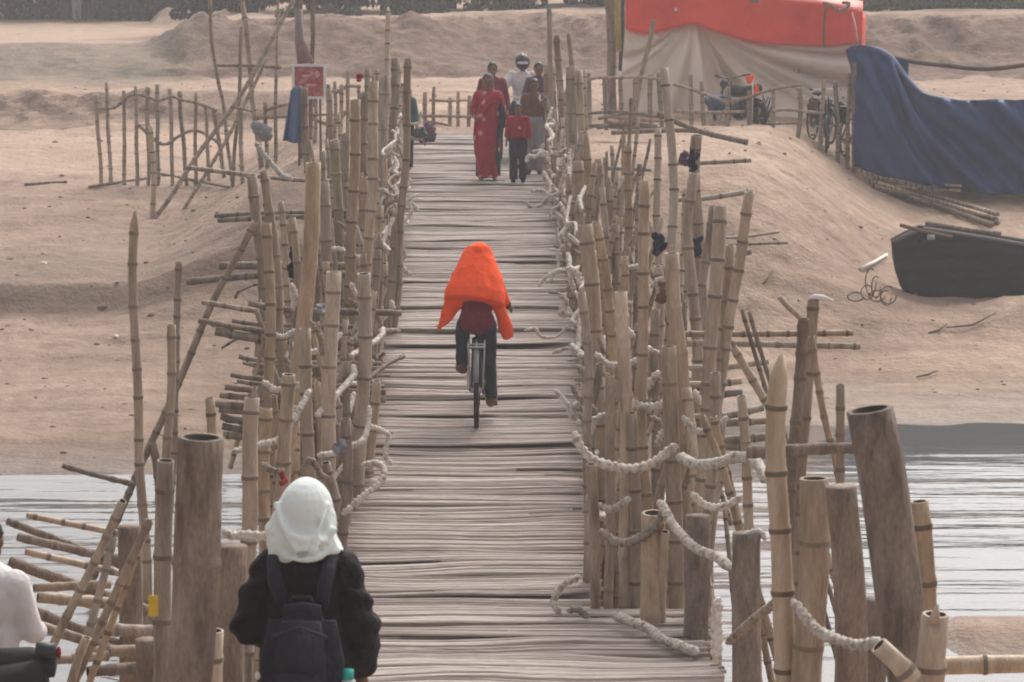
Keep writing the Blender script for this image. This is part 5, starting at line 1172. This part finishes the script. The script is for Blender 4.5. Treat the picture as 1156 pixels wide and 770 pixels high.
def motorbike(loc, yaw, label, body='dkmetal', mirrors=True, name='motorbike', dark=False):
    r = empty(name, loc, label, 'motorbike'); rot = Matrix.Rotation(yaw, 3, 'Z')
    w = lambda x, y_, z: Vector(loc) + rot @ Vector((x, y_, z))
    mt = Matrix.Translation(Vector(loc)) @ rot.to_4x4()
    def tb(name, segs, m_, rad, parent=r, sq=1):
        bm = bmesh.new()
        for s_ in segs: tube(bm, [w(*p) for p in s_], rad, 9, True, 0, sq)
        return obj(name, bm, M['dkmetal' if dark and m_ in ('chrome', 'metal') else m_], parent)
    def eb(name, c, rr, m_, parent=r):
        m_ = 'dkmetal' if dark and m_ in ('chrome', 'metal') else m_; bm = bmesh.new(); ell(bm, c, rr); bmesh.ops.transform(bm, matrix=mt, verts=bm.verts); return obj(name, bm, M[m_], parent)
    for yy in (-.6, .66):
        bm = bmesh.new(); torus(bm, (0, yy, .29), .245, .045, 'X', 28, 8); bmesh.ops.transform(bm, matrix=mt, verts=bm.verts); wh = obj('wheel', bm, M['rubber'], r)
        bm = bmesh.new(); torus(bm, (0, yy, .29), .20, .014, 'X', 24, 6)
        for i in range(6):
            a = i * PI / 3; tube(bm, [Vector((0, yy, .29)), Vector((0, yy + .2 * math.cos(a), .29 + .2 * math.sin(a)))], .012, 5)
        bmesh.ops.transform(bm, matrix=mt, verts=bm.verts); obj('rim', bm, M['metal'], wh)
        bm = bmesh.new(); tube(bm, [w(0, yy + .33 * math.cos(a), .29 + .33 * math.sin(a)) for a in [R(15 + 15 * i) for i in range(11)]], .06, 8, True, 0, .3); obj('mudguard', bm, M[body], r)
    eb('engine', (0, .05, .38), (.14, .22, .17), 'metal'); eb('fuel_tank', (0, .18, .76), (.14, .26, .13), body); eb('side_panel', (0, -.2, .6), (.13, .2, .12), body)
    tb('seat', [((0, .0, .76), (0, -.3, .78), (0, -.62, .84))], 'rubber', [.08, .095, .08], r)
    tb('frame', [((0, .45, .85), (0, .3, .35), (0, -.1, .28)), ((0, .4, .8), (0, -.6, .75)), ((-.06, -.6, .29), (-.06, .0, .33)), ((.06, -.6, .29), (.06, 0, .33))], 'dkmetal', .025)
    tb('fork', [((-.08, .46, .92), (-.08, .66, .29)), ((.08, .46, .92), (.08, .66, .29))], 'chrome', .022)
    hb = tb('handlebar', [((-.36, .30, 1.04), (-.2, .42, 1.0), (0, .45, .96), (.2, .42, 1.0), (.36, .30, 1.04))], 'chrome', .013)
    for g in (-1, 1): tb('grip', [((g * .38, .285, 1.045), (g * .27, .37, 1.02))], 'rubber', .02, hb)
    eb('headlight', (0, .58, .86), (.09, .07, .09), 'chrome'); tb('exhaust', [((.12, .2, .3), (.15, -.2, .26), (.15, -.65, .34))], 'chrome', .035)
    if mirrors:
        for g in (-1, 1): mm = tb('mirror', [((g * .24, .40, 1.0), (g * .30, .40, 1.2))], 'dkmetal', .007); eb('mirror_glass', (g * .30, .40, 1.22), (.05, .02, .035), 'chrome', mm)
    return r
mb = gp(590, 187, 71); motorbike(mb, PI, 'dark motorbike ridden towards the camera behind the walking child')
P7 = Fig(mb + Vector((0, .2, 0)), 1.58, PI, 'helmeted rider in a pale checked shirt on a motorbike behind the child', None,
         dict(hl=(-.1, .0, .86), hr=(.1, .0, .86), kl=(-.2, .36, .72), kr=(.2, .36, .72), al=(-.2, .2, .34), ar=(.2, .2, .34), tl=(-.2, .33, .30), tr=(.2, .33, .30), pelvis=(0, -.02, .9), waist=(0, .0, 1.05), chest=(0, .03, 1.24), neck=(0, .05, 1.42), head=(0, .08, 1.55),
              sl=(-.18, .03, 1.34), sr=(.18, .03, 1.34), el=(-.32, .2, 1.14), er=(.32, .2, 1.14), wl=(-.33, .42, 1.06), wr=(.33, .42, 1.06)))
P7.body(voxel=.016, curl=1); P7.shirt('check', .035, .9); P7.trousers('dkblue', .02); P7.shoes('black')
bm = bmesh.new(); P7.e(bm, (0, .07, 1.575), (.125, .145, .135), 20); hm = obj('helmet', bm, M['dkmetal'], P7.root)
bm = bmesh.new(); P7.e(bm, (0, .135, 1.565), (.10, .085, .055), 16); obj('visor', bm, M['chrome'], hm)
bm = bmesh.new(); P7.tubes(bm, [(0, -.07, 1.66), (0, .05, 1.712), (0, .16, 1.68)], .012, 6); obj('stripe', bm, M['white'], hm)
P9 = Fig(gp(456, 200, 75), 1.30, PI, 'dark haired person in teal half hidden behind the left railing', None)
P9.body(voxel=.018); P9.hair(); P9.shirt('tealc', .03, .9); P9.trousers('navy', .03)
q = gp(478, 163, 66)
bundle(474, 150, F / 66.5, 22, 22, M['dkmetal'], 'low dark heap of sacks at the left end of the far fence', 'sack_heap', 'sacks')
bundle(486, 150, F / 66, 14, 24, M['purple'], 'dusky purple sack leaning on the dark heap by the far fence', 'sack', 'sack')
# person at the left edge with a motorbike
EL = at(-17, 590, 13.9); gz = hgt(EL.x, EL.y, False)
P10 = Fig((EL.x, EL.y, EL.z - 1.63 * 1.0), 1.65, R(-20), 'person in a white shirt cut off by the left edge of the picture', None, dict(el=(-.22, .1, 1.1), er=(.2, .08, 1.08), wr=(.12, .28, 1.02), wl=(-.15, .3, 1.02)), fat=1.05)
P10.body(curl=1); P10.hair(); P10.shirt('white', .028, .95); P10.trousers('dkblue', .02); P10.shoes('black')
tail = at(58, 752, 13.3)
mo = motorbike(tail - Vector((.64, .05, .86)), R(88), 'black motorbike at the lower left corner, only its tail in view', 'rubber', False)
bm = bmesh.new(); tube(bm, [tail + Vector((-.30, 0, .0)), tail + Vector((-.1, 0, .015)), tail + Vector((.02, 0, .0))], [.085, .08, .055], 12); obj('seat_hump', bm, M['rubber'], mo)
bm = bmesh.new(); ell(bm, tail + Vector((.04, -.02, .07)), (.012, .022, .032), 10); obj('tail_light', bm, M['red'], mo)
bm = bmesh.new(); tube(bm, [tail + Vector((-.06, -.05, .09)), tail + Vector((.03, -.05, .09))], [.04, .035], 10); obj('indicator', bm, M['dkmetal'], mo)
# far walkers on the path
for px, s_, sh, tr, nm in ((90, 29, 'greyc', 'greyc', 'pale shirted person on the far path at top left'), (102, 29, 'red', 'dkblue', 'red shirted person on the far path at top left')):
    z_ = 3.42; d = Yof(26, z_); X = (px - CX) / F * d
    f_ = Fig((X, d, hgt(X, d)), 1.4, PI, nm, None); f_.body(voxel=.03); f_.hair(); f_.shirt(sh, .03, .9); f_.trousers(tr, .03)
# red sign with white frame, blue cloth
DS = 46.5
sg = empty('red_sign', at(349, 150, DS), 'red board with a white frame standing behind the left railing', 'sign')
c = at(349, 92, DS); s_ = DS / F
bm = bmesh.new(); box(bm, c, (34 * s_, .03, 36 * s_), None, .004); obj('panel', bm, M['signred'], sg, None, False)
bm = bmesh.new()
for dx, dz, w_, h_ in ((-17.5, 0, 3, 38), (17.5, 0, 3, 38), (0, 18, 32, 3), (0, -18, 32, 3)): box(bm, c + Vector((dx * s_, -.03, dz * s_)), (w_ * s_, .03, h_ * s_))
obj('sign_frame', bm, M['white'], sg, None, False)
for dx, dz, w_, h_ in ((-10, -9, 6, 9), (9, 8, 6, 8), (-3, 6, 12, 3), (2, -4, 14, 3)):
    bm = bmesh.new(); ell(bm, c + Vector((dx * s_, -.018, dz * s_)), (w_ / 2 * s_, .006, h_ / 2 * s_), 10); obj('pale_patch', bm, M['motif'], sg)
for dx in (-12, 12):
    q0 = c + Vector((dx * s_, .03, 0)); bm = bmesh.new(); tube(bm, [q0, Vector((q0.x, q0.y, hgt(q0.x, q0.y) - .2))], .02, 7); obj('sign_leg', bm, M['twig'], sg)
obj_ = obj('blue_cloth', thick(sheet(((328, 103), (334, 98), (345, 100)), ((319, 159), (333, 161), (349, 161)), 45.5, 45.2, 16, 12, lambda u, v: .12 * math.sin(u * 11) * v), .02), M['bluecl'], None, tuple(at(333, 160, 45.4)))
tag(obj_, 'blue cloth hanging to the ground below the red sign', 'cloth')
bm = bmesh.new(); tube(bm, [at(337, 10, 46.9), at(338, 45, 46.9), at(345, 72, 46.9)], [.06, .08, .14], 9); tag(obj('cloth_bundle', bm, plain('faded_rag', (.20, .16, .15)), None, tuple(at(345, 72, 46.9))), 'dull rag hanging between the two tall dark poles above the red sign', 'cloth')
# parked two-wheelers by the tent
D4 = 53.6
q = at(836, 138, D4); q.z = hgt(q.x, q.y) - .12
motorbike(q, R(28), 'dark motorbike with blue seat cover parked behind the tent fence', 'rubber', False, dark=True)
bundle(805, 116, D4, 34, 20, plain('blue_seat_cover', (.06, .075, .15)), 'blue cover over the rear of the parked dark motorbike', 'seat_cover', 'cover')
fl = empty('flag', at(848, 130, 52.9), 'two small orange pennants on a stick above the parked motorbike', 'flag')
bm = bmesh.new(); tube(bm, [at(849, 140, 52.9), at(850, 90, 52.9)], .014, 6); obj('stick', bm, M['whitestick'], fl)
obj('pennant', thick(sheet(((841, 87), (846, 85), (852, 84)), ((844, 95), (847, 94), (849, 92)), 52.8, 52.85, 6, 6, lambda u, v: .03 * math.sin(u * 6)), .01), M['flag'], fl)
obj('pennant', thick(sheet(((853, 95), (856, 98), (857, 101)), ((850, 107), (853, 106), (857, 104)), 52.8, 52.85, 6, 6), .01), M['flag'], fl)
bm = bmesh.new()
for i in range(14):
    a = rnd(-.9, .9); c0 = at(856, 128, 53.1); tube(bm, [c0 + Vector((rnd(-.15, .15), 0, -.2)), c0 + Vector((a * .4, rnd(-.1, .1), .25 + rnd(-.1, .1)))], [.03, .012], 5)
tag(obj('broom_bundle', bm, plain('dark_green_bristle', (.035, .045, .04)), None, tuple(at(856, 138, 53.1))), 'dark bristly bundle beneath the orange pennants', 'bundle')
for i, (px, py, yaw, l) in enumerate(((917, 152, 12, 'leftmost of the dark bicycles parked beside the blue tarpaulin'), (935, 155, -8, 'middle one of the dark bicycles parked beside the blue tarpaulin'), (953, 157, 6, 'rightmost of the dark bicycles parked beside the blue tarpaulin'))):
    q = at(px, py, 53.6); q.z = hgt(q.x, q.y); bicycle(q, R(180 + yaw) , l, 'bicycles parked by the tent', dark=True)
    bundle(px + rnd(-3, 3), py - 30, 53.2, 14, 26, (M['brownsh'], M['dkmetal'], M['navy'])[i], 'dark bag on the ' + ('leftmost', 'middle', 'rightmost')[i] + ' parked bicycle', 'bag', 'bag')
bundle(868, 142, 53.4, 16, 14, M['brownsh'], 'brown lump on the ground between the motorbike and the bicycles', 'sack', 'sack')
# ---------------------------------------------------------------- trees and scrub
def crown_mesh(rx, rz, n, seed, leaf=.16, droop=0):
    rg = random.Random(seed); bm = bmesh.new()
    cl = [(Vector((rg.uniform(-1, 1) * rx * .8, rg.uniform(-1, 1) * rx * .6, rg.uniform(.0, 1) * rz)), rg.uniform(.35, .7)) for _ in range(16)]
    for i in range(n):
        c, r = rg.choice(cl); v = Vector((rg.gauss(0, 1), rg.gauss(0, 1), rg.gauss(0, 1))).normalized() * r * rg.uniform(.5, 1) ** .5
        p = c + v * Vector((1, 1, 1)).length / 1.73; p.z = max(.05, p.z)
        s_ = leaf * rg.uniform(.5, 1.3); m_ = Matrix.Rotation(rg.uniform(0, 6.3), 3, 'Z') @ Matrix.Rotation(rg.uniform(-1.2, 1.2), 3, 'X')
        vs = [bm.verts.new(p + m_ @ Vector(q_)) for q_ in ((-s_ * .3, 0, 0), (0, -s_ * .1, s_ * .5), (s_ * .3, 0, 0), (0, s_ * .1, -s_ * .6))]
        bm.faces.new(vs)
    me_ = bpy.data.meshes.new('crown'); bm.to_mesh(me_); bm.free(); return me_
protos = []
for k_, (rx, rz, n, m_) in enumerate(((2.0, 3.6, 4200, 'leafd'), (1.5, 2.2, 3600, 'leafd'), (1.3, 1.0, 1500, 'leafl'), (1.7, 2.8, 2400, 'leafl'))):
    r = empty(('tall_tree', 'bush', 'low_shrub', 'leafy_tree')[k_], (0, 0, 0)); me_ = crown_mesh(rx, rz, n, k_ * 7 + 3, .26); me_.materials.append(M[m_])
    o = bpy.data.objects.new('crown', me_); C.objects.link(o); o.parent = r; o.location = (0, 0, (.5, .0, -.1, .3)[k_])
    bm = bmesh.new(); tube(bm, [(0, 0, -.3), (.05, 0, rz * .4), (-.05, .05, rz * .9)], [.11, .08, .02], 7)
    for i in range(5):
        a = i * 1.3; tube(bm, [(0, 0, rz * (.25 + .1 * i)), (math.cos(a) * rx * .5, math.sin(a) * rx * .5, rz * (.5 + .1 * i))], [.05, .015], 5)
    t_ = obj('trunk', bm, M['bark'], r); protos.append(r)
used = set()
def tree(kind, x, y_, sc_, label, group):
    r0 = protos[kind]
    if kind in used:
        r = r0.copy(); C.objects.link(r)
        for ch in list(r0.children): c_ = ch.copy(); C.objects.link(c_); c_.parent = r
    else: r = r0; used.add(kind)
    r.location = (x, y_, hgt(x, y_, False) - .05); r.scale = (sc_, sc_, sc_ * rnd(.85, 1.2)); r.rotation_euler = (0, 0, rnd(0, 6.3)); tag(r, label, ('tree', 'bush', 'shrub', 'tree')[kind], group)
for i in range(14):
    tree(i % 2, -19 + i * .82 + rnd(-.3, .3), 99.5 + rnd(-.5, 3), rnd(1.0, 1.4), 'dark hazy tree in the thicket beyond the far path at top left', 'trees beyond the far path')
for i in range(15):
    tree((0, 1, 3)[i % 3], -9.2 + i * .9 + rnd(-.3, .3), 86 + rnd(-2.5, 5), rnd(.7, 1.1), 'hazy grey green tree on the bank above the far end of the bridge', 'trees on the bank above the bridge')
for i in range(14):
    tree((3, 1, 2, 3, 0)[i % 5], 8.0 + i * .62 + rnd(-.3, .3), 84.5 + rnd(-1.5, 4), rnd(.6, .95), 'green leafy tree on the bank top behind the tent and blue tarpaulin', 'trees behind the tent')
for i in range(9):
    tree(2, 10.0 + i * .6 + rnd(-.3, .3), 82 + rnd(-.5, 1), rnd(.3, .5), 'low pale green shrub on the bank top at the upper right', 'shrubs on the right bank top')
for i in range(7):
    tree(2, -6.5 + i * 1.1 + rnd(-.3, .3), 82 + rnd(-2, 2), rnd(.25, .45), 'low shrub on the edge of the cut bank above the bridge', 'shrubs on the middle bank top')
# a bank of woodland closing the view behind the trees, too far to count
bm = bmesh.new(); rg = random.Random(5)
for i in range(9000):
    x = rg.uniform(-34, 36); y_ = rg.uniform(128, 134); top = 6 + 2.5 * noise.noise(Vector((x * .2, 1, 0))); z_ = 3.3 + rg.random() ** .8 * top; s_ = rg.uniform(.3, .65); m_ = Matrix.Rotation(rg.uniform(0, 6.3), 3, 'Z') @ Matrix.Rotation(rg.uniform(-1, 1), 3, 'X')
    bm.faces.new([bm.verts.new(Vector((x, y_, z_)) + m_ @ Vector(q_)) for q_ in ((-s_ * .5, 0, 0), (0, 0, s_ * .6), (s_ * .5, 0, 0), (0, 0, -s_ * .6))])
tag(obj('far_wood', bm, M['leafd'], None, None, False), 'far hazy woodland behind the banks', None, None, 'stuff')
bpy.data.scenes.remove(TMP)
# ---------------------------------------------------------------- air, sky, sun
bm = bmesh.new(); box(bm, (0, 60, 8.5), (330, 250, 21)); hz = obj('haze', bm, None, None, None, False)
hz.data.materials.clear(); hm_ = bpy.data.materials.new('haze'); hm_.use_nodes = True; nt = hm_.node_tree; nt.nodes.remove(nt.nodes['Principled BSDF'])
pv = nt.nodes.new('ShaderNodeVolumePrincipled'); pv.inputs['Density'].default_value = HAZE; pv.inputs['Color'].default_value = (.92, .93, .95, 1); pv.inputs['Anisotropy'].default_value = .2
nt.links.new(pv.outputs[0], nt.nodes['Material Output'].inputs['Volume']); hz.data.materials.append(hm_); tag(hz, None, None, None, 'stuff')
EL_, AZ = 48, 22
wd = bpy.data.worlds.new('World'); sc.world = wd; wd.use_nodes = True; nt = wd.node_tree
sky = nt.nodes.new('ShaderNodeTexSky'); sky.sky_type = 'NISHITA'; sky.sun_disc = False; sky.sun_elevation = R(EL_); sky.sun_rotation = R(AZ); sky.dust_density = 6; sky.air_density = 1.0; sky.ozone_density = .6
hs = nt.nodes.new('ShaderNodeHueSaturation'); hs.inputs['Saturation'].default_value = .15
bg = nt.nodes['Background']; bg.inputs['Strength'].default_value = .145
nt.links.new(sky.outputs[0], hs.inputs['Color']); tn = nt.nodes.new('ShaderNodeMix'); tn.data_type = 'RGBA'; tn.blend_type = 'MULTIPLY'; tn.inputs[0].default_value = 1; tn.inputs[7].default_value = (1.0, .975, .965, 1)
nt.links.new(hs.outputs[0], tn.inputs[6]); nt.links.new(tn.outputs[2], bg.inputs['Color'])
sl = bpy.data.lights.new('sun', 'SUN'); sl.energy = .9; sl.angle = R(25); sl.color = (1, .92, .83); so = bpy.data.objects.new('sun', sl); C.objects.link(so)
az = R(AZ); dirv = Vector((math.sin(az) * math.cos(R(EL_)), math.cos(az) * math.cos(R(EL_)), math.sin(R(EL_))))
so.rotation_euler = dirv.to_track_quat('Z', 'Y').to_euler(); so.location = (0, 0, 30)
vs = sc.view_settings; vs.view_transform = 'Standard'; vs.look = 'None'; vs.exposure = EXPO; vs.gamma = 1; vs.use_curve_mapping = False
sc.cycles.use_denoising = True
sc.cycles.max_bounces = 6; sc.cycles.volume_bounces = 1; sc.cycles.transparent_max_bounces = 8
sc.cycles.filter_width = 1.9
